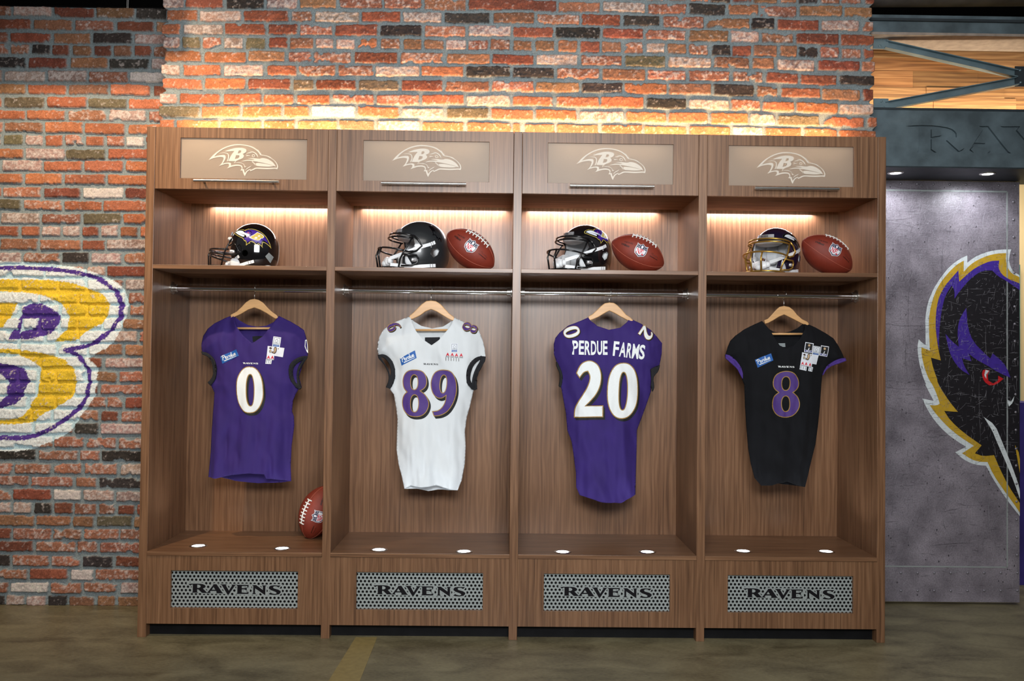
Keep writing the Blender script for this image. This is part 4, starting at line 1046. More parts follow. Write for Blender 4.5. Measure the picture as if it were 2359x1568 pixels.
card(J4, (706,402), 32, 38, 9, 'mvp'); card(J4, (765,425), 28, 34, 9, 'bowl'); card(J4, (829,428), 32, 40, 9, 'mvp')
arm_card(J4, (705,480), 58, 34, 8, [(650,437),(785,462),(770,532),(732,526),(727,552),(638,536)])
aaa(J4, [(655,522),(682,526),(713,532)], 22, 24, 8)
tags(J4, [(636,537),(688,547),(684,580),(633,568)], 3); tags(J4, [(704,545),(741,552),(733,588),(698,580)], 2)
neck_tag(J4, [(500,366),(560,366),(562,395),(500,395)], MAT['grey'], 0)
hanger((520, 82), 1650, 680, sc4, [(366,192),(374,220),(400,212),(440,190),(480,165),(520,148),(560,168),(600,188),(650,215),(694,232),(712,224),(700,204),(660,185),(620,150),(590,112),(560,90),(520,82),(485,88),(455,115),(420,155),(395,180)],
       [(395,297),(680,297)], 'pale wooden hanger carrying the black 8 jersey', None)
# ------------------------------------------------------------------ footballs
MAT['leather'] = mat('red_brown_leather', lin(128, 46, 30), .50, var=.12, scale=25, bump=.5, bscale=700)
MAT['lace'] = mat('white_lace', lin(235, 234, 228), .5, var=.03, scale=80)
MAT['seam'] = mat('pale_seam', lin(176, 96, 76), .5, var=.1, scale=80)
MAT['stamp'] = mat('dark_ball_stamp', lin(56, 24, 18), .5, var=.15, scale=80)
MAT['shield_n'] = mat('navy_shield', lin(20, 22, 58), .4, var=.05, scale=80)
MAT['silver'] = mat('silver_shield', lin(222, 222, 228), .35, var=.04, scale=80)
BA, BR = .1275, .0800
def brad(x): u = min(1, abs(x) / BA); return BR * max(0.0, 1 - u ** 2.05) ** .68
def bpt(x, psi, e=0):
    """x along the ball axis, psi around it (0 faces -Y, positive turns up)"""
    r = brad(x) + e; return Vector((x, -r * math.cos(psi), r * math.sin(psi)))
def ball_parts(root, shield_psi, lace_psi, flip=1, shield_rot=0):
    mb = MB(); n = 40; K = 34
    prof = []
    for i in range(K + 1):
        x = -BA * math.cos(math.pi * i / K); prof.append((max(brad(x), .0002), x))
    mb.lathe(prof, (0, 0, 0), 'x', n); mb.build('leather_body', MAT['leather'], root, smooth=True)
    sm = MB()
    for k in range(4):
        ps = lace_psi + k * math.pi / 2
        sm.tube([bpt(BA * t, ps, .0001) for t in np.linspace(-.985, .985, 40)], .0009, 6)
    sm.build('seam', MAT['seam'], root, smooth=True)
    lc = MB(); L0 = .056
    lc.ribbon([bpt(x, lace_psi, .0012) for x in np.linspace(-L0, L0, 20)], [bpt(x, lace_psi, 1) for x in np.linspace(-L0, L0, 20)], .0065, .003)
    for i in range(8):
        x = -L0 + 2 * L0 * i / 7; w = .20
        lc.tube([bpt(x, lace_psi + w * t, .0035 if abs(t) < .9 else .0005) for t in np.linspace(-1, 1, 9)], .0027, 8)
    lc.build('laces', MAT['lace'], root, smooth=True)
    def mp(cx, cpsi, rot, sc, e):
        c, s = math.cos(rot), math.sin(rot)
        def f(a, b_):
            X = (a * c - b_ * s) * sc; Yv = (a * s + b_ * c) * sc; x = cx + X
            return bpt(x, cpsi + Yv / BR, e)
        return f
    # shield, unit height about 1, centred
    SHD = [(-.42,.46),(-.30,.40),(-.15,.38),(0,.52),(.15,.38),(.30,.40),(.42,.46),(.40,.30),(.44,.1),(.44,-.15),(.36,-.34),(.18,-.42),(0,-.52),(-.18,-.42),(-.36,-.34),(-.44,-.15),(-.44,.1),(-.40,.30)]
    s_ = .058
    sh = MB()
    sheet(sh, [SHD], mp(0, shield_psi, shield_rot, s_ * 1.06, .0009), .12, 0)
    sheet(sh, [offset_poly(SHD, -.03)], mp(0, shield_psi, shield_rot, s_ * 1.04, .0013), .12, 1)
    low = [(-.38,.10),(.38,.10),(.38,-.13),(.31,-.28),(.15,-.35),(0,-.43),(-.15,-.35),(-.31,-.28),(-.38,-.13)]
    sheet(sh, [low], mp(0, shield_psi, shield_rot, s_, .0017), .12, 0)
    sheet(sh, [ell(0,.26,.09,.13,16)], mp(0, shield_psi, shield_rot, s_, .0018), None, 0)
    for (sx, sy) in ((.20,.30),(.32,.34),(.20,.18),(.32,.20)):
        for q in (-1, 1): sheet(sh, [ell(q * sx, sy, .035, .035, 8)], mp(0, shield_psi, shield_rot, s_, .0018), None, 0)
    so = sh.build('shield_logo', [MAT['silver'], MAT['shield_n']], root, recalc=False)
    tx = MB(); V, F = text2d('NFL', 1, .03); V = V.copy(); V[:, 0] = V[:, 0] / V[:, 0].max() * .60 - .30; V[:, 1] = V[:, 1] * .40 - .32
    f = mp(0, shield_psi, shield_rot, s_, .0023); tx.add([f(a, b_) for a, b_ in V], F); tx.build('shield_letters', MAT['red'], so, recalc=False, label='red NFL letters')
    def stamp(mb, txt, cx, dps, w, h, bold=.01, shear=0):
        V, F = text2d(txt, 1, bold, shear); V = V.copy(); V[:, 0] = (V[:, 0] / V[:, 0].max() - .5) * w; V[:, 1] = (V[:, 1] - .5) * h
        f = mp(cx, shield_psi + dps, shield_rot * .0 + (math.pi if flip < 0 else 0), 1, .0009); mb.add([f(a, b_) for a, b_ in V], F)
    for args in (('THE DUKE', -.062 * flip, .16 * flip, .038, .008, .02), ('Wilson', -.070 * flip, -.06 * flip, .036, .013, .045, .3), ('COMMISSIONER', .066 * flip, -.07 * flip, .042, .005, .05)):
        st = MB(); stamp(st, *args); st.build('stamped_text', MAT['stamp'], root, recalc=False)
    # handwritten signature as one running stroke
    pts = [(-.5,-.1),(-.42,.3),(-.30,.5),(-.22,.2),(-.34,-.1),(-.20,-.3),(-.10,.1),(-.04,-.2),(.02,.45),(.06,-.2),(.12,.1),(.17,-.25),(.22,.1),(.26,.5),(.28,-.2),(.36,.1),(.38,-.2),(.46,.0),(.55,-.1)]
    f = mp(.066 * flip, shield_psi + .10 * flip, math.pi if flip < 0 else 0, 1, .0006)
    P_ = [f(a * .036, b_ * .013) for a, b_ in smooth_poly(pts, 2, closed=False, keep=400)]
    MB().tube(P_, .00045, 5).build('signature', MAT['stamp'], root)
def football(label, cx_px, cy_px, Y, zrest, slope, yaw, sp, lp, xoff=None):
    s, c = math.sin(slope), math.cos(slope)
    # lowest point of the tilted ball
    lo = 0
    for t in np.linspace(-1, 1, 121):
        x = BA * t; lo = min(lo, -x * s * (1) - brad(x) * c)
    q = PY(cx_px, cy_px, Y); z = zrest - lo
    root = thing('football', label, 'football', (q.x, Y, z), group='footballs in the lockers')
    root.rotation_mode = 'QUATERNION'
    root.rotation_quaternion = (Matrix.Rotation(yaw, 3, 'Z') @ Matrix.Rotation(slope, 3, 'Y')).to_quaternion()
    ball_parts(root, sp, lp); return root
r_ = math.radians
football('red-brown football leaning on the black helmet beside the white 89 jersey bay', 1084, 577, .105, ZS, r_(36), 0, r_(6), r_(52))
football('red-brown football on the shelf above the purple 20 jersey', 1469, 584, .105, ZS, r_(24), 0, r_(4), r_(54))
football('red-brown football beside the helmet with the gold face mask', 1905, 588, .105, ZS, r_(31), 0, r_(12), r_(66))
# upright ball on the bench, partly behind the divider
q = PY(748, 1190, .28)
root = thing('football', 'red-brown football standing on end on the bench, half hidden by the divider', 'football', (-.8252 - .085, .29, ZE + BA * .985), group='footballs in the lockers')
root.rotation_mode = 'QUATERNION'
root.rotation_quaternion = (Matrix.Rotation(r_(18), 3, 'Y') @ Matrix.Rotation(r_(-90), 3, 'Y')).to_quaternion()
ball_parts(root, r_(-18), r_(36), -1)
_dg = bpy.context.evaluated_depsgraph_get()
_m = root.rotation_quaternion.to_matrix()
_lo = min((_m @ bpt(BA * t, p)).z for t in np.linspace(-1, 1, 41) for p in np.linspace(0, 6.28, 24)); root.location.z = ZE - _lo
_hi = max((_m @ bpt(BA * t, p)).x for t in np.linspace(-1, 1, 41) for p in np.linspace(0, 6.28, 24)); root.location.x = PX[1] - HT - .002 - _hi

# ------------------------------------------------------------------ helmets
MAT['hl_black'] = mat('gloss_black_shell', (.006, .006, .007), .06, coat=1, var=.1, scale=5)
MAT['hl_matte'] = mat('satin_black_shell', (.018, .020, .022), .28, coat=.3, var=.1, scale=5)
MAT['hl_purple'] = mat('deep_purple_black_shell', (.012, .008, .026), .12, coat=.8, var=.1, scale=5)
MAT['mask_k'] = mat('black_face_bar', (.008, .008, .009), .18, var=.1, scale=40)
MAT['mask_g'] = mat('gold_face_bar', lin(190, 150, 72), .28, .75, var=.08, scale=40)
MAT['dec_g'] = mat('gold_decal', lin(196, 178, 92), .3, var=.05, scale=60)
MAT['dec_p'] = mat('purple_decal', lin(62, 36, 140), .2, var=.05, scale=60)
MAT['dec_k'] = mat('black_gloss_decal', (.003, .003, .004), .08, var=.05, scale=60)
MAT['dec_w'] = mat('white_decal', lin(226, 232, 240), .25, var=.03, scale=60)
MAT['lining'] = mat('dark_lining', (.015, .013, .013), .8, var=.2, scale=40)
AX, AY, AZ, ZLO = .112, .090, .110, -.100
def set_axes(a, b):
    global AX, AY
    AX, AY = a, b
def rr_(z, az=AZ):
    t = min(1.0, abs(z) / az); n = 2.0 if z > 0 else 3.0
    return max(0.0, 1 - (t if z > 0 else t * .90) ** n) ** (1 / n)
def shell_pt(x, z, e=0):
    r = rr_(z); a = min(1, abs(x) / max(1e-6, AX * r)); y = AY * r * math.sqrt(max(0.0, 1 - a * a))
    n = Vector((x / AX ** 2, -y / AY ** 2, z / AZ ** 2)).normalized()
    return Vector((x, -y, z)) + n * e
def shell_mesh(scale=1.0, zlo=ZLO, nu=72, nv=44):
    vs = []; fs = []
    zs = [AZ * math.cos(math.pi * .5 * k / 22) for k in range(23)] + [zlo * (k / 18) for k in range(1, 19)]
    for z in zs:
        r = rr_(z) * scale
        for i in range(nu):
            a = 2 * math.pi * i / nu; vs.append((AX * r * math.cos(a), AY * r * math.sin(a), z * scale))
    for j in range(len(zs) - 1):
        for i in range(nu): fs.append((j * nu + i, j * nu + (i + 1) % nu, (j + 1) * nu + (i + 1) % nu, (j + 1) * nu + i))
    return vs, fs
def prism(poly, y0, y1):
    n = len(poly); vs = [(a, y0, b_) for a, b_ in poly] + [(a, y1, b_) for a, b_ in poly]
    return vs, [tuple(range(n)), tuple(range(2 * n - 1, n - 1, -1))] + [(i, n + i, n + (i + 1) % n, (i + 1) % n) for i in range(n)]
def cut_shell(name, mat_, parent, face, ear, thick=.004, scale=1.0, smooth=True):
    vs, fs = shell_mesh(scale); o = MB().add(vs, fs).build(name, mat_, None, smooth=False)
    md = o.modifiers.new('s', 'SOLIDIFY'); md.thickness = thick; md.offset = -1 if True else 0
    cs = []
    for poly in [face] + ([ear] if ear else []):
        v, f = prism(poly, -.2, .2); c = MB().add(v, f).build('cut', mat_, None); cs.append(c)
        b_ = o.modifiers.new('b', 'BOOLEAN'); b_.operation = 'DIFFERENCE'; b_.solver = 'EXACT'; b_.object = c
    dg = bpy.context.evaluated_depsgraph_get(); me = bpy.data.meshes.new_from_object(o.evaluated_get(dg))
    me.name = name; bpy.data.objects.remove(o)
    for c in cs: bpy.data.objects.remove(c)
    o = bpy.data.objects.new(name, me); COL.objects.link(o); o.parent = parent
    me.polygons.foreach_set('use_smooth', [True] * len(me.polygons)); me.set_sharp_from_angle(angle=math.radians(32))
    return o
FACE_A = [(-.30,.047),(-.114,.044),(-.095,.036),(-.081,.030),(-.088,.012),(-.092,-.01),(-.090,-.045),(-.080,-.070),(-.068,-.085),(-.055,-.13),(-.30,-.13)]
FACE_B = [(-.30,.054),(-.10,.048),(-.066,.042),(-.054,.028),(-.048,.002),(-.060,-.018),(-.080,-.032),(-.092,-.050),(-.090,-.075),(-.080,-.10),(-.080,-.13),(-.30,-.13)]
EAR_A = ell(-.020, -.035, .0145, .0145, 20)
EAR_B = [(.020,-.015),(.045,-.010),(.056,-.018),(.048,-.036),(.030,-.048),(.014,-.034)]
def logo_to(fn_center, s, ang, e):
    cx, cz = fn_center; ca, sa = math.cos(ang), math.sin(ang)
    def f(a, b_):
        x = -(a - 1125) * s; z = -(b_ - 560) * s
        return shell_pt(cx + x * ca - z * sa, cz + x * sa + z * ca, e)
    return f
def bird_decal(root, center, s, ang, cols, full=True):
    """cols: outline, field, inner, beak, letter, letter-edge"""
    mats = []; mb = MB()
    def add(loops, m, e):
        if m not in mats: mats.append(m)
        f = logo_to(center, s, ang, e); sheet(mb, loops, f, 60, mats.index(m))
    add([S(LG_OUT)], cols[0], .0008); add([offset_poly(LG_OUT, -26)], cols[1], .0012)
    add([offset_poly(LG_IN, -22)], cols[2], .0016)
    for L_ in (LG_BU, LG_BL): add([S(L_)], cols[3], .0026)
    beakfield = [(1640,455),(1850,490),(2060,650),(2095,780),(1850,790),(1500,790),(1350,700),(1450,600)]
    add([beakfield], cols[1], .0020)
    if full:
        PB = [(850,235),(1000,222),(1120,232),(1200,265),(1210,320),(1180,370),(1100,405),(1140,450),(1130,500),(1080,545),(960,590),(690,625),(740,500),(800,400)]
        rf = lambda P_: [(1890 - x, y) for x, y in P_]
        add([offset_poly(rf(S(PB)), 24)], cols[5], .0021); add([rf(S(PB)), rf(S(LG_B1)), rf(S(LG_B2))], cols[4], .0026)
    for L_ in LG_C[3:]: add([S(L_)], cols[1], .0024)
    add([LG_EYE[1]], MAT['red'] if full else cols[0], .0026)
    return mb.build('bird_decal', mats, root, recalc=False, smooth=False, label='bird head team decal')
def arc(p_side, p_front, n=14, pw=1.0):
    """bar running from one side round the front to the other side (half ellipse in plan)"""
    out = []
    for i in range(n + 1):
        a = math.pi * i / n - math.pi / 2; c = max(0, math.cos(a)) ** pw; y = p_side[1] * math.sin(a)
        out.append((p_side[0] + (p_front[0] - p_side[0]) * c, y, p_side[2] + (p_front[2] - p_side[2]) * c))
    return out
def helmet(label, px, Y, yaw, scale, shell_m, mask_m, style, decal):
    set_axes(*((.112, .090) if style == 'A' else (.121, .096)))
    q = PY(px[0], px[1], Y)
    root = thing('football_helmet', label, 'helmet', (q.x, Y, ZS - ZLO * scale + .001), (0, 0, yaw), group='football helmets on the shelves')
    root.scale = (scale,) * 3
    A_ = style == 'A'
    sh = cut_shell('shell', shell_m, root, FACE_A if A_ else FACE_B, EAR_A if A_ else EAR_B)
    cut_shell('inner_liner', MAT['lining'] if A_ else MAT['pad'], root, [(a + .006 if a > -.2 else a, b_ + .002) for a, b_ in (FACE_A if A_ else FACE_B)], EAR_A if A_ else EAR_B, .006, .955)
    bird_decal(root, decal[0], decal[1], decal[2], decal[3], decal[4])
    mk = MB(); r = .0038
    if A_:
        mk.tube(arc((-.092, .086, -.019), (-.195, 0, -.014), 18, .7), r, 8); mk.tube(arc((-.10, .084, -.042), (-.196, 0, -.030), 18, .7), r, 8)
        mk.tube(arc((-.118, .070, -.064), (-.193, 0, -.042), 18, .7), r, 8); mk.tube(arc((-.122, .066, -.092), (-.200, 0, -.088), 16, .7), r, 8)
        for s_ in (-1, 1):
            mk.tube([(-.192, .016 * s_, -.012), (-.200, .016 * s_, -.040), (-.199, .014 * s_, -.090)], r, 8)
            mk.tube([(-.081, .077 * s_, .030), (-.092, .087 * s_, .004), (-.103, .090 * s_, -.020), (-.112, .086 * s_, -.045), (-.128, .068 * s_, -.090)], r, 8)
            mk.tube([(-.088, .088 * s_, -.004), (-.064, .099 * s_, .008), (-.054, .101 * s_, -.005), (-.040, .101 * s_, -.036), (-.072, .096 * s_, -.044), (-.106, .088 * s_, -.04)], r * .9, 8)
    else:
        mk.tube(arc((-.052, .090, .036), (-.130, 0, .050), 18, .8), r, 8); mk.tube(arc((-.056, .090, .026), (-.136, 0, .036), 18, .8), r, 8)
        mk.tube(arc((-.078, .096, -.030), (-.178, 0, -.010), 18, .75), r, 8); mk.tube(arc((-.092, .084, -.096), (-.178, 0, -.092), 18, .75), r, 8)
        for s_ in (-1, 1):
            mk.tube([(-.172, .024 * s_, -.010), (-.184, .024 * s_, -.040), (-.176, .022 * s_, -.093)], r, 8)
            mk.tube([(-.060, .091 * s_, .030), (-.080, .096 * s_, -.005), (-.098, .095 * s_, -.034), (-.108, .084 * s_, -.060), (-.112, .074 * s_, -.095)], r, 8)
            mk.tube([(-.052, .090 * s_, .036), (-.036, .096 * s_, .020), (-.022, .099 * s_, -.004), (-.044, .100 * s_, -.024), (-.078, .098 * s_, -.031)], r, 8)
            mk.tube([(-.100, .093 * s_, -.040), (-.070, .099 * s_, -.044), (-.044, .098 * s_, -.043), (-.036, .097 * s_, -.055), (-.040, .094 * s_, -.074), (-.062, .088 * s_, -.084), (-.104, .080 * s_, -.086)], r, 8)
    mk.build('face_mask', mask_m, root, smooth=True)
    # brow plate and clips
    br = MB()
    pts = [Vector((-AX * rr_(.062) * math.cos(t) - .002, AY * rr_(.062) * math.sin(t) * 1.02, .062)) for t in np.linspace(-.46, .46, 12)]
    if A_: pts = [Vector((p.x - .005, p.y, p.z - .004)) for p in pts]
    br.ribbon(pts, [(p.x, p.y, .03) for p in pts], .014, .0045); bro = br.build('brow_plate', MAT['clear'], root, smooth=True, auto=30)
    if not A_:
        V, F = text2d('RAVENS', 1, .02); V = V.copy(); V[:, 0] = (V[:, 0] / V[:, 0].max() - .5) * -1.0
        tm = MB(); P_ = []
        for a, b_ in V:
            t = a * -.38; p = Vector((-AX * rr_(.062) * math.cos(t) - .0085, AY * rr_(.062) * math.sin(t) * -1.07, .0592 + b_ * .0065)); P_.append(p)
        tm.add(P_, F); tm.build('plate_lettering', MAT['ink'], bro, recalc=False)
    for s_ in (-1, 1):
        cl = MB()
        if A_: c = (-.074, .0955 * s_, -.030)
        else: c = (-.052, .093 * s_, -.062)
        M_ = Matrix.Rotation(math.radians(0), 3, 'Z')
        cl.ellipsoid(c, (.013, .0055, .008), 18, 10, None, 0, .7); cl.ellipsoid((c[0] - .004, c[1] + .004 * s_, c[2]), (.0045, .003, .0045), 12, 8)
        cl.build('mask_clip', MAT['clear'], root, smooth=True)
    # padding
    if not A_:
        pd = MB(); pd.ellipsoid((-.066, 0, .040), (.030, .062, .016), 24, 14, Matrix.Rotation(.25, 3, 'Y'), 0, .8); pd.build('brow_pad', MAT['pad'], root, smooth=True)
        pd = MB()
        for s_ in (-1, 0, 1): pd.ellipsoid((.070 - abs(s_) * .012, .046 * s_, .002), (.018, .027, .045), 18, 12, None, 0, .7)
        pd.build('rear_pad', MAT['pad'], root, smooth=True)
        for s_ in (-1, 1):
            pd = MB().ellipsoid((-.058, .066 * s_, -.050), (.026, .010, .034), 18, 14, Matrix.Rotation(.15 * s_, 3, 'Z'), 0, .65); pd.build('jaw_pad', MAT['pad'], root, smooth=True)
    else:
        pd = MB().ellipsoid((-.090, 0, .030), (.026, .052, .012), 20, 12, Matrix.Rotation(.35, 3, 'Y'), 0, .8); pd.build('brow_pad', MAT['pad'], root, smooth=True)
        for s_ in (-1, 1):
            MB().ellipsoid((-.066, .064 * s_, -.078), (.024, .014, .022), 18, 12, None, 0, .7).build('jaw_pad', MAT['pad'], root, smooth=True)
    # chin strap: cup and four straps
    cx, cz = (-.112, -.084) if A_ else (-.142, -.066)
    cup = MB(); cup.ellipsoid((cx, 0, cz), (.017, .032, .020), 24, 14, Matrix.Rotation(.3, 3, 'Y'), 0, .85)
    cup.ellipsoid((cx - .010, 0, cz - .008), (.014, .020, .014), 20, 12)
    for s_ in (-1, 1): cup.ellipsoid((cx + .006, .026 * s_, cz + .002), (.012, .018, .014), 18, 10, Matrix.Rotation(.5 * s_, 3, 'Z'), 0, .8)
    cup.build('chin_cup', MAT['white'], root, smooth=True)
    for s_ in (-1, 1):
        if A_: runs = [[(.020,-.070),(-.010,-.078),(-.040,-.086),(-.062,-.092)], [(-.046,-.048),(-.066,-.062),(-.080,-.074)]]; ends = [(cx + .005, .040 * s_, cz - .006), (cx + .004, .040 * s_, cz + .008)]
        else: runs = [[(.034,.014),(.012,.004),(-.012,-.004),(-.036,-.012)], [(.040,-.079),(.010,-.082),(-.020,-.085),(-.050,-.088)]]; ends = [(cx + .004, .039 * s_, cz + .012), (cx + .004, .039 * s_, cz - .014)]
        for run, en in zip(runs, ends):
            P_ = []; Nn = []
            for (x, z) in run:
                p = shell_pt(x, z, .0015); P_.append(Vector((p.x, p.y * -s_, p.z))); Nn.append(Vector((p.x / AX ** 2, p.y * -s_ / AY ** 2, 0)))
            last = P_[-1]; e_ = Vector(en)
            for t in (.3, .6, .85, 1): P_.append(last.lerp(e_, t) + Vector((0, .004 * s_ * math.sin(t * 3.1), 0))); Nn.append(Vector((-.6 * t, s_, 0)))
            MB().ribbon(P_, Nn, .0135, .0022).build('chin_strap', MAT['white'], root, smooth=True, auto=30)
            for kx in (.28, .5):
                i0 = 0; a = P_[0].lerp(P_[1], kx * 1.6); n_ = Nn[0].normalized(); t_ = (P_[1] - P_[0]).normalized()
                MB().ribbon([a - t_ * .0013 + n_ * .0018, a + t_ * .0013 + n_ * .0018], [n_, n_], .0155, .0014).build('strap_buckle', MAT['clear'], root)
    MB().ellipsoid((.070, -.032 if True else 0, ZLO + .008), (.022, .030, .010), 18, 10).build('neck_pad', MAT['white'], root, smooth=True)
    if not A_:
        sn = MB()
        p = shell_pt(.018, -.006, .0005); sn.ellipsoid(p, (.0028, .0015, .0028), 10, 6); p = shell_pt(.030, .088, .0005); sn.ellipsoid(p, (.005, .005, .0015), 10, 6)
        sn.build('snap', MAT['clear'], root, smooth=True)
    else:
        f = lambda a, b_: shell_pt(a, b_, .0008)
        mb = MB(); sheet(mb, [[(.066,-.046),(.080,-.028),(.097,-.046),(.084,-.074)]], f, .008); mb.build('rear_sticker', MAT['grey'], root, recalc=False, label='pale grey sticker')
    return root
G, P_c, K_, W_c = MAT['dec_g'], MAT['dec_p'], MAT['dec_k'], MAT['dec_w']
helmet('glossy black football helmet in side view, black face mask, alone on the leftmost shelf', (586, 568), .19, r_(2), 1.0, MAT['hl_black'], MAT['mask_k'], 'A',
       ((.010, .036), .000090, r_(-28), (G, K_, P_c, W_c, G, W_c), True))
helmet('satin black football helmet with a black-on-black decal beside a football', (970, 560), .19, r_(20), 1.09, MAT['hl_matte'], MAT['mask_k'], 'B',
       ((.044, .052), .000042, r_(-62), (K_, K_, MAT['hl_matte'], K_, MAT['hl_matte'], K_), False))
helmet('glossy black football helmet with purple and gold bird decal, above the purple 20 jersey', (1350, 562), .19, r_(32), 1.06, MAT['hl_black'], MAT['mask_k'], 'B',
       ((.022, .055), .000078, r_(-20), (G, K_, P_c, W_c, G, W_c), True))
helmet('dark purple football helmet with a gold face mask on the rightmost shelf', (1788, 565), .19, r_(46), 1.05, MAT['hl_purple'], MAT['mask_g'], 'B',
       ((.022, .050), .000086, r_(-18), (MAT['twill_k'], K_, K_, W_c, K_, K_), False))
# ------------------------------------------------------------------ right side: printed metal panel, sign beams, truss
MAT['gun'] = mat('mottled_dark_steel', lin(88, 103, 110), .62, .25, var=.38, scale=9, bump=.3)
MAT['gun2'] = mat('dark_steel_edge', lin(50, 58, 63), .55, .3, var=.2, scale=12)
MAT['bar'] = mat('blue_grey_truss_steel', lin(124, 146, 154), .42, .5, var=.2, scale=10)
MAT['lens'] = MAT['led_w']
# scratched print
pm = bpy.data.materials.new('scratched_metal_print'); pm.use_nodes = True; nt = pm.node_tree; N = nt.nodes; L = nt.links
b = N['Principled BSDF']; b.inputs['Roughness'].default_value = .42; g = N.new('ShaderNodeNewGeometry')
def tn(sc, st, det=4, dist=0., rot=(0, 0, 0)):
    mp = N.new('ShaderNodeMapping'); mp.inputs['Scale'].default_value = st; mp.inputs['Rotation'].default_value = rot; L.new(g.outputs['Position'], mp.inputs[0])
    n = N.new('ShaderNodeTexNoise'); n.inputs['Scale'].default_value = sc; n.inputs['Detail'].default_value = det; n.inputs['Distortion'].default_value = dist; L.new(mp.outputs[0], n.inputs[0]); return n.outputs[0]
base = tn(7, (1, 1, 1), 8); cr = N.new('ShaderNodeValToRGB'); L.new(base, cr.inputs[0]); e = cr.color_ramp.elements
e[0].position = .32; e[0].color = (*lin(102, 96, 104), 1); e[1].position = .68; e[1].color = (*lin(144, 137, 146), 1)
cur = cr.outputs[0]
v = tn(160, (1, 1, 1), 4); mr = N.new('ShaderNodeMapRange'); mr.inputs[1].default_value = .3; mr.inputs[2].default_value = .7; mr.inputs[3].default_value = .78; mr.inputs[4].default_value = 1.25; L.new(v, mr.inputs[0])
vs_ = N.new('ShaderNodeVectorMath'); vs_.operation = 'SCALE'; L.new(cur, vs_.inputs[0]); L.new(mr.outputs[0], vs_.inputs['Scale']); cur = vs_.outputs[0]
L.new(cur, b.inputs['Base Color']); MAT['print'] = pm
def scratchy(name, col, th=.62, sc_col=(190, 186, 190)):
    m = bpy.data.materials.new(name); m.use_nodes = True; nt = m.node_tree; N = nt.nodes; L = nt.links; b = N['Principled BSDF']; b.inputs['Roughness'].default_value = .42
    g = N.new('ShaderNodeNewGeometry'); cur = None; n0 = N.new('ShaderNodeTexNoise'); n0.inputs['Scale'].default_value = 30; L.new(g.outputs['Position'], n0.inputs[0])
    mx = N.new('ShaderNodeMixRGB'); mx.inputs[1].default_value = (*[c * .8 for c in col], 1); mx.inputs[2].default_value = (*[min(1, c * 1.15) for c in col], 1); L.new(n0.outputs[0], mx.inputs[0]); cur = mx.outputs[0]
    L.new(cur, b.inputs['Base Color']); return m
MAT['m_white'] = scratchy('printed_white', lin(218, 226, 228), .70, (120, 120, 130)); MAT['m_gold'] = scratchy('printed_gold', lin(196, 158, 44), .70, (120, 96, 40))
MAT['m_black'] = scratchy('printed_black', lin(26, 23, 28), .66, (120, 116, 120)); MAT['m_purple'] = scratchy('printed_purple', lin(66, 42, 146), .68, (130,126,140))
MAT['m_red'] = scratchy('printed_red', lin(206, 28, 34), .75)
xr_ = PY(2349, 900, YR).x; xl_ = 1.635; zt_ = PY(2200, 417, YR).z
panel = thing('sliding_panel', 'grey riveted metal door panel printed with a huge bird head, right of the lockers', 'panel', ((xl_ + xr_) / 2, YR, 0))
po = ((xl_ + xr_) / 2, YR, 0)
MB().box(xl_, xr_, YR, YR + .035, .012, zt_).build('panel_board', MAT['print'], panel, off=po, bevel=.002)
def a7(p): q = PY(2090 + p[0] / 4.613, 560 + p[1] / 4.613, YR); return (min(q.x, xr_ - .0005), q.z)
def a8(p): q = PY(2090 + p[0] / 4.357, 860 + p[1] / 4.357, YR); return (min(q.x, xr_ - .0005), q.z)
wh = [a7(p) for p in [(1105,65),(980,68),(860,88),(750,130),(690,165),(638,207),(638,130),(560,165),(450,245),(350,370),(270,500),(215,640),(190,800),(193,900),(195,1080),(160,1060),(122,1020),(107,1100),(115,1200),(135,1310),(170,1430),(200,1500)]] + \
     [a8(p) for p in [(180,110),(220,190),(265,275),(150,250),(195,350),(270,470),(380,590),(500,680),(590,735),(482,790),(560,860),(650,905),(720,920),(790,925),(850,1040),(940,1180),(1040,1320),(1160,1430)]] + [a7((1250,345)), a7((1185,335)), a7((1130,305)), a7((1095,250)), a7((1080,180)), a7((1090,110))]
go = [a7(p) for p in [(1050,105),(950,110),(860,130),(750,175),(660,235),(598,305),(600,185),(520,230),(420,330),(330,450),(270,590),(235,740),(228,880),(232,1000),(240,1140),(200,1125),(150,1105),(150,1180),(180,1320),(230,1450)]] + \
     [a8(p) for p in [(258,120),(300,220),(325,300),(300,320),(225,318),(290,410),(400,530),(520,630),(668,725),(550,800),(640,860),(720,885),(805,888),(860,1010),(960,1160),(1050,1280),(1165,1395)]] + [a7((1250,370)), a7((1185,355)), a7((1110,325)), a7((1065,260)), a7((1045,180))]
bk = [a7(p) for p in [(975,185),(880,190),(780,230),(680,290),(550,410),(540,290),(470,370),(400,450),(340,560),(310,680),(298,850),(310,1000),(330,1130),(355,1245),(250,1215),(275,1330),(320,1450)]] + \
     [a8(p) for p in [(300,80),(330,140),(420,280),(508,385),(370,375),(430,470),(560,590),(745,720),(678,800),(760,830),(870,818),(930,960),(1010,1120),(1165,1300)]] + [a7((1250,440)), a7((1185,425)), a7((1070,380)), a7((1000,330)), a7((965,260))]
pu1 = [a7(p) for p in [(975,185),(880,190),(780,230),(680,290),(550,410),(540,290),(470,370),(400,450),(340,560),(310,680),(298,850),(310,1000),(335,1130),(335,1000),(345,850),(365,700),(400,560),(470,450),(500,500),(500,590),(540,530),(620,430),(700,350),(800,290),(900,290),(960,350),(1050,400),(1250,500),(1250,440),(1185,425),(1070,380),(1000,330),(965,260)]]
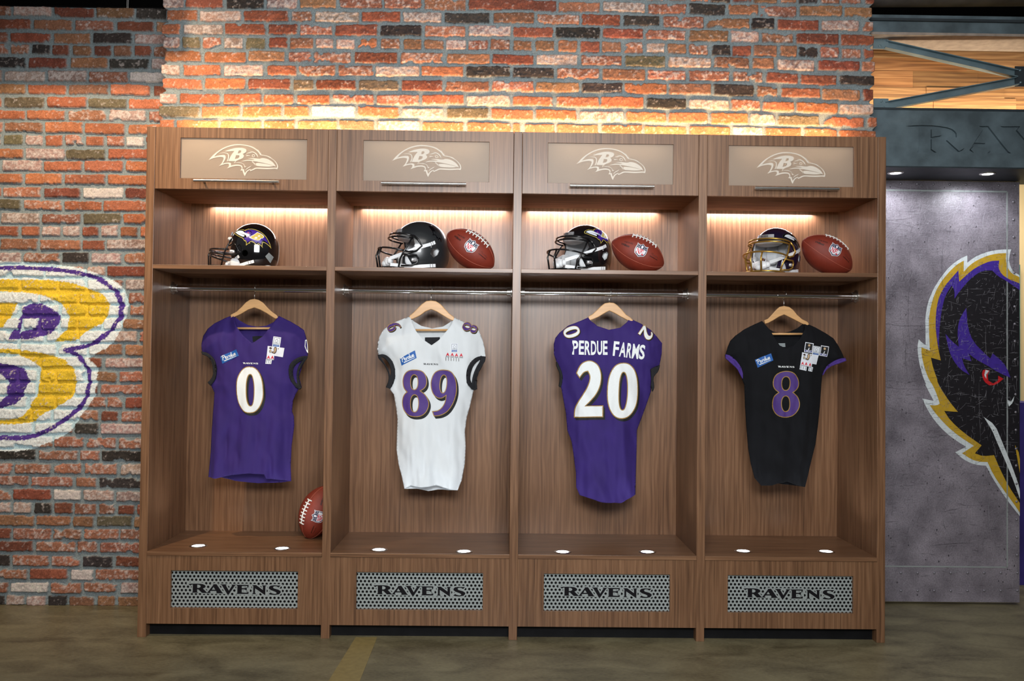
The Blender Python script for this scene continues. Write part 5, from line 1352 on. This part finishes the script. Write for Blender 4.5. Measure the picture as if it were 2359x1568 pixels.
pu2 = [a7(p) for p in [(625,685),(640,900),(700,1050),(830,1180),(880,1225),(905,1170),(980,1230),(1050,1310),(1095,1430),(960,1370),(850,1300),(720,1230),(650,1170),(680,1255),(580,1220),(600,1300),(660,1400),(560,1340),(490,1250),(440,1140),(405,965),(470,1040),(545,1100),(530,950),(545,830),(590,740)]]
red = [a7(p) for p in [(830,1340),(800,1350),(790,1400),(815,1470),(870,1510),(940,1505),(1020,1440),(965,1408),(960,1460),(910,1490),(860,1460),(850,1400),(875,1355)]]
wi = [a7(p) for p in [(830,1345),(865,1355),(835,1395),(838,1440),(815,1400)]]
bk1 = [a8(p) for p in [(765,435),(878,515),(940,660),(1050,930),(1110,1100),(1165,1175),(1165,1260),(1070,1090),(1000,920),(890,670),(850,570)]]
bk2 = [a8(p) for p in [(998,262),(1040,280),(1072,228),(1060,290),(1018,332)]]; gd2 = [a8(p) for p in [(1078,715),(1165,815),(1165,1000)]]
mb = MB(); mm = ['m_white', 'm_gold', 'm_black', 'm_purple', 'm_red']
for lp, m, e in ((wh, 0, .0006), (go, 1, .0012), (bk, 2, .0018), (pu1, 3, .0024), (pu2, 3, .0024), (red, 4, .0024), (wi, 0, .0030), (bk1, 0, .0024), (bk2, 0, .0024), (gd2, 1, .0024)):
    sheet(mb, [smooth_poly(lp, 1, keep=40)], lambda x, z, e=e: (x, YR - e, z), .06, m)
mb.build('bird_print', [MAT[k] for k in mm], panel, off=po, recalc=False, label='giant bird head print in purple, black, gold and white')
# scratches and pits scored into the print
rs_ = random.Random(77); sc_ = MB()
def scr(cx, cz, ln, w, an, mi):
    dx, dz = math.cos(an) * ln / 2, math.sin(an) * ln / 2; nx_, nz2 = -math.sin(an) * w / 2, math.cos(an) * w / 2
    bend = rs_.uniform(-.06, .06) * ln; pts = []
    for t in (-1, -.33, .33, 1):
        k_ = 1 - .8 * abs(t); b2 = bend * (1 - t * t); pts.append((cx + dx * t - math.sin(an) * b2, cz + dz * t + math.cos(an) * b2, k_))
    if min(p[0] for p in pts) < xl_ + .002 or max(p[0] for p in pts) > xr_ - .002 or min(p[1] for p in pts) < .02 or max(p[1] for p in pts) > zt_ - .01: return
    vs = []
    for x, z, k_ in pts: vs += [(x + nx_ * k_, YR - .0034, z + nz2 * k_), (x - nx_ * k_, YR - .0034, z - nz2 * k_)]
    sc_.add(vs, [(0, 1, 3, 2), (2, 3, 5, 4), (4, 5, 7, 6)], mi)
for i in range(6000):
    z = .03 + (zt_ - .05) * rs_.random() ** .62; x = rs_.uniform(xl_, xr_)
    an = rs_.choice([rs_.gauss(0, .12), rs_.gauss(0, .12), rs_.gauss(1.57, .10), rs_.uniform(0, 3.14), rs_.gauss(1.2, .3)])
    ln = min(.16, .008 + rs_.expovariate(1 / .016)); scr(x, z, ln, rs_.uniform(.0005, .0012), an, 0 if rs_.random() < .58 else 1)
for i in range(34): scr(rs_.uniform(xl_, xr_), rs_.uniform(.1, zt_), rs_.uniform(.15, .45), rs_.uniform(.0008, .0016), rs_.choice([rs_.gauss(.02, .05), rs_.gauss(1.57, .04), rs_.gauss(.45, .25)]), 0 if rs_.random() < .7 else 1)
for i in range(160):
    x, z = rs_.uniform(xl_ + .01, xr_ - .01), rs_.uniform(.03, zt_ - .02); r0_ = rs_.uniform(.0012, .0035)
    sc_.add([(x + r0_ * rs_.uniform(.6, 1.2) * math.cos(t_), YR - .0035, z + r0_ * rs_.uniform(.8, 1.8) * math.sin(t_)) for t_ in np.linspace(0, 5.4, 7)], [tuple(range(7))], 1)
sc_.build('scratches', [mat('scratch_light', lin(176, 174, 182), .4, .2, var=.1, scale=40), mat('scratch_dark', lin(50, 45, 52), .6, var=.1, scale=40)], panel, off=po, recalc=False)
# raised welt lines and rivets
wl_ = MB(); q1 = PY(2320, 1306, YR); q0 = PY(2200, 440, YR)
wl_.box(xl_, q1.x, YR - .0022, YR + .001, q1.z - .003, q1.z + .003); wl_.box(q1.x - .003, q1.x + .003, YR - .0022, YR + .001, q1.z, q0.z); wl_.box(xl_, q1.x, YR - .0022, YR + .001, q0.z - .004, q0.z + .004)
wl_.build('raised_welt', MAT['grille'], panel, off=po)
rv = [(2075 + 37.6 * i, 423 + i * .6) for i in range(8)] + [(2075.5 + 38.3 * i, 1319 - 0 * i) for i in range(8)] + [(2075.5 + 38.3 * i, 1360) for i in range(8)]
rv += [(2334 + (y - 430) * .0105, y) for y in (465, 506, 546, 585, 628, 669, 706, 746, 786, 828, 868, 908, 949, 990, 1033, 1072, 1114, 1155, 1196, 1237, 1278)]
MAT['rivet'] = mat('rivet_metal', lin(136, 132, 140), .4, .4, var=.1, scale=60); r0 = None
for (u, v) in rv:
    q = PY(u, v, YR)
    if r0 is None:
        m_ = MB().lathe([(.0068, 0), (.0062, -.0022), (.004, -.0042), (.0001, -.005)], (0, 0, 0), 'y', 16)
        r0 = m_.build('rivet', MAT['rivet'], panel, smooth=True); o = r0
    else: o = r0.copy(); COL.objects.link(o)
    o.location = (q.x - po[0], -.0002, q.z)
# sign beam with recessed letters
YB = .32; xb0 = 1.604; xb1 = 2.75
zb1 = PY(2200, 255, YB).z; zb0 = PY(2200, 384, YB).z
beam = thing('sign_beam', 'dark mottled steel beam with large recessed RAV letters above the printed panel', 'sign', (xb0, YB, zb0)); bo = (xb0, YB, zb0)
s3_ = 3.564
def b3(p): q = PY(1960 + p[0] / s3_, p[1] / s3_, YB); return (q.x, q.z)
RB = [(450,1035),(560,1026),(700,1030),(820,1050),(868,1085),(872,1125),(830,1140),(790,1150),(890,1240),(935,1215),(905,1245),(850,1250),(730,1140),(665,1140),(665,1225),(705,1252),(545,1252),(558,1225),(558,1045)]
RBh = [(665,1060),(740,1075),(745,1110),(665,1125)]
AB = [(1055,1035),(1130,1035),(1290,1240),(1318,1258),(1120,1258),(1148,1235),(1120,1210),(1010,1200),(985,1225),(1012,1255),(972,1235),(1085,1060)]
ABh = [(1015,1172),(1060,1105),(1105,1175)]
VB = [(1228,1037),(1392,1037),(1365,1068),(1470,1190),(1570,1068),(1540,1037),(1640,1037),(1625,1060),(1450,1290),(1270,1060)]
def slab(x0, x1, z0, z1, y0, th, loops):
    """plate with letter-shaped recesses: front, recess walls and recess floor"""
    rect = [(x0, z0), (x1, z0), (x1, z1), (x0, z1)]; mb = MB()
    lp = [[b3(p) for p in smooth_poly(l_, 1, keep=50)] for l_ in loops]
    V, T = fill([rect] + lp); mb.add([(a, y0, c) for a, c in V], T)
    V, T = fill(lp); mb.add([(a, y0 + th, c) for a, c in V], T)
    for l_ in lp:
        n = len(l_); mb.add([(a, y0, c) for a, c in l_] + [(a, y0 + th, c) for a, c in l_], [(i, (i + 1) % n, n + (i + 1) % n, n + i) for i in range(n)])
    return mb
mb = slab(xb0, xb1, zb0, zb1, YB, .012, [RB, RBh, AB, ABh, VB])
mb.box(xb0, xb1, YB + .014, YB + .03, zb0, zb1)
mb.build('beam_web', MAT['gun'], beam, off=bo, recalc=False)
MB().box(xb0, xb1, YB - .004, YB + .25, zb1, zb1 + .010).build('top_flange', MAT['gun2'], beam, off=bo)
MB().box(xb0, xb1, YB + .001, YR - .004, zb0 - .006, zb0 - .0005).build('soffit', MAT['gun2'], beam, off=bo)
MB().box(xb0, xb1, YR - .02, YR + .08, zb0 - .004, zb1 - .01).build('rear_plate', MAT['gun2'], beam, off=bo)
for i, (u, v) in enumerate(((2063, 398), (2275, 400))):
    q = PZ(u, v, zb0 - .007)
    d = thing('downlight', 'round recessed downlight under the sign beam, %s' % ('next to the locker corner' if i == 0 else 'farther right, over the bird print'), 'light', (q.x, q.y, zb0 - .0065), group='downlights under the sign beam')
    MB().lathe([(.026, -.0005), (.028, -.004), (.036, -.0035), (.038, -.0002)], (0, 0, 0), n=32).build('trim_ring', MAT['steel'], d, smooth=True)
    MB().lathe([(.0001, -.0045), (.024, -.003), (.026, -.0004)], (0, 0, 0), n=28).build('lens', MAT['led_w'], d, smooth=True)
    spot('downlight_beam', (q.x, q.y, zb0 - .02), (q.x, q.y + .25, 0), 8, (.92, .95, 1), 165, .6, .03)
# upper beam
zu0 = PY(2200, 76, YB).z; zu1 = PY(2200, 37, YB).z
ub = thing('upper_beam', 'dark mottled steel beam above the timber boards and truss', 'beam', (xb0, YB, zu0))
MB().box(xb0, xb1, YB, YB + .02, zu0, zu1 - .03).build('web', MAT['gun'], ub, off=(xb0, YB, zu0)); MB().box(xb0, xb1, YB - .012, YB + .12, zu1 - .030, zu1 - .018).build('flange', MAT['gun2'], ub, off=(xb0, YB, zu0))
MB().box(xb0, xb1, YB - .004, YB + .1, zu1 - .018, zu1).build('cap', MAT['gun'], ub, off=(xb0, YB, zu0))
MB().box(xb0, xb0 + .012, YB - .002, YB + .03, zb1, zu0).build('end_post', MAT['gun2'], ub, off=(xb0, YB, zu0))
# timber boards behind the truss
YW = .53
def tw(name, tint):
    return wood(name, 0, *[tuple(c * t for c, t in zip(cc, tint)) for cc in (lin(92, 66, 42), lin(146, 106, 66), lin(186, 146, 98))], rough=.75, k=.8)
TM = [tw('reclaimed_board_a', (1, 1, 1)), tw('reclaimed_board_b', (1.1, .95, .85)), tw('reclaimed_board_c', (.72, .68, .6))]
brd = MB(); ys = [74, 88, 112, 137, 165, 203, 226, 262]; rr2 = random.Random(9)
for i in range(len(ys) - 1):
    za, zb_ = PY(2200, ys[i], YW).z, PY(2200, ys[i + 1], YW).z; x = xb0 - .1 + rr2.uniform(0, .2); x0_ = xb0
    while x0_ < xb1:
        x1_ = min(xb1, x + rr2.uniform(.28, .62)); dy = rr2.uniform(0, .008); brd.box(x0_, x1_ - .001, YW - dy, YW + .03, zb_ + .0012, za, rr2.randrange(3)); x0_ = x1_; x = x1_
tag(brd.build('wall_timber', TM), kind='structure')
area('timber_wash_light', ((xb0 + xb1) / 2, YB + .13, zb1 + .03), ((xb0 + xb1) / 2, YW, zb1 + .16), 1.1, .02, 3.2, (1, .82, .60), 150)
MB().box(xb0, xb1, YB + .12, YB + .13, zb1 + .0102, zb1 + .016).build('led_strip', MAT['led'], beam, off=bo, label='warm light strip')
# truss
YT = .385
tr = thing('truss', 'blue-grey riveted steel truss crossing in front of the timber boards', 'truss', (PY(2200, 165, YT).x, YT, PY(2200, 165, YT).z)); to = tuple(tr.location)
def T3(u, v, y=YT): q = PY(u, v, y); return (q.x, y, q.z)
def diag(p, q, w):
    a, b_ = Vector(T3(*p)), Vector(T3(*q)); e = (b_ - a).normalized(); n = Vector((-e.z, 0, e.x)); mb = MB()
    for off0, off1, y0, y1 in ((-w / 2, w / 2, .004, .010), (-w / 2, -w / 2 + .005, -.022, .004), (w / 2 - .004, w / 2, -.014, .004)):
        vs = []
        for pt in (a, b_):
            for o_ in (off0, off1):
                for y in (y0, y1): vs.append(pt + n * o_ + Vector((0, y, 0)))
        mb.add(vs, [(0, 1, 3, 2), (4, 6, 7, 5), (0, 4, 5, 1), (2, 3, 7, 6), (0, 2, 6, 4), (1, 5, 7, 3)])
    mb.build('diagonal', MAT['bar'], tr, off=to)
diag((2038, 103), (2341, 171), .040); diag((2040, 244), (2341, 188), .040)
mir = 2 * 2362
diag((2385, 171), (2680, 103), .040); diag((2385, 188), (2680, 244), .040)
for (u0, v0, u1, v1, rl) in ((2011, 80, 2046, 113, [(2031, 89), (2027, 106)]), (2012, 227, 2046, 252, [(2030, 233), (2036, 248)]), (2338, 153, 2388, 200, [(2350, 162), (2351, 190), (2376, 162), (2376, 190)])):
    a, c = T3(u0, v0), T3(u1, v1); gp = MB().box(a[0], c[0], YT - .004, YT + .002, c[2], a[2]).build('gusset_plate', MAT['gun2'] if u0 > 2300 else MAT['bar'], tr, off=to)
    rvm = MB()
    for (u, v) in rl: q = T3(u, v, YT - .004); rvm.ellipsoid((q[0], YT - .004, q[2]), (.006, .005, .006), 12, 8)
    rvm.build('bolt_heads', MAT['bar'], gp, smooth=True, off=to)
MB().box(xb0, xb1, YB + .0, YB + .2, zu0 - .012, zu0).build('timber_rail', mat('pale_rail', lin(150, 138, 128), .6, var=.2, scale=30), tr, off=to)
# behind the panel: pale room wall, teal board, dark stand
ww = MB().box(2.15, 3.4, 1.55, 1.6, 0, 2.6).build('wall_right', mat('beige_paint', lin(226, 200, 150), .8, var=.03, scale=4)); tag(ww, kind='structure')
bd = MB().box(2.3, 3.1, 1.50, 1.53, .95, 1.82).build('display_board', mat('teal_board', lin(104, 138, 124), .6, var=.25, scale=5)); tag(bd, 'teal picture board on the beige wall seen past the printed panel', 'board')
bs = MB().box(2.25, 2.95, 1.0, 1.42, 0, 1.0).build('display_case', mat('purple_case', lin(56, 44, 120), .5, var=.3, scale=6)); tag(bs, 'purple display case standing past the right edge of the printed panel', 'case')
area('shop_room_light', (2.7, .9, 2.3), (2.6, 1.5, 1.2), .6, .4, 14, (1, .95, .85))
# unseen baffle in place of a ceiling beam, added to shadow the brick top, and hanging wire
MB().box(-3.4, -1.70, -.35, -.25, 2.842, 3.1).build('spot_baffle_1', MAT['black']); tag(bpy.data.objects['spot_baffle_1'], kind='structure')
w0 = PY(291, 18, YL + .05); w1 = PY(295, -20, YL + .05)
wz = MB().tube([(w0.x - .002, YL + .06, w0.z - .02), (w1.x, YL + .06, w1.z + .9)], .0016, 6); wz.tube([(w0.x + .004, YL + .06, w0.z - .02), (w1.x + .008, YL + .06, w1.z + .9)], .0016, 6)
tag(wz.build('ceiling_wire', MAT['steel']), 'thin pair of suspension wires above the left brick wall', 'wire')
dm = MB(); 
for i in range(12):
    pass
q0 = PY(2010, 12, .8); q1 = PY(2359, 5, .8)
prof = []
duct = MB().tube([(1.45, .85, q0.z + .17), (3.2, .85, q1.z + .18)], .16, 28); tag(duct.build('ceiling_duct', mat('grey_duct', lin(92, 88, 86), .7, var=.3, scale=10, bump=.5), smooth=True), 'grey fabric-wrapped duct running under the dark ceiling at upper right', 'duct')
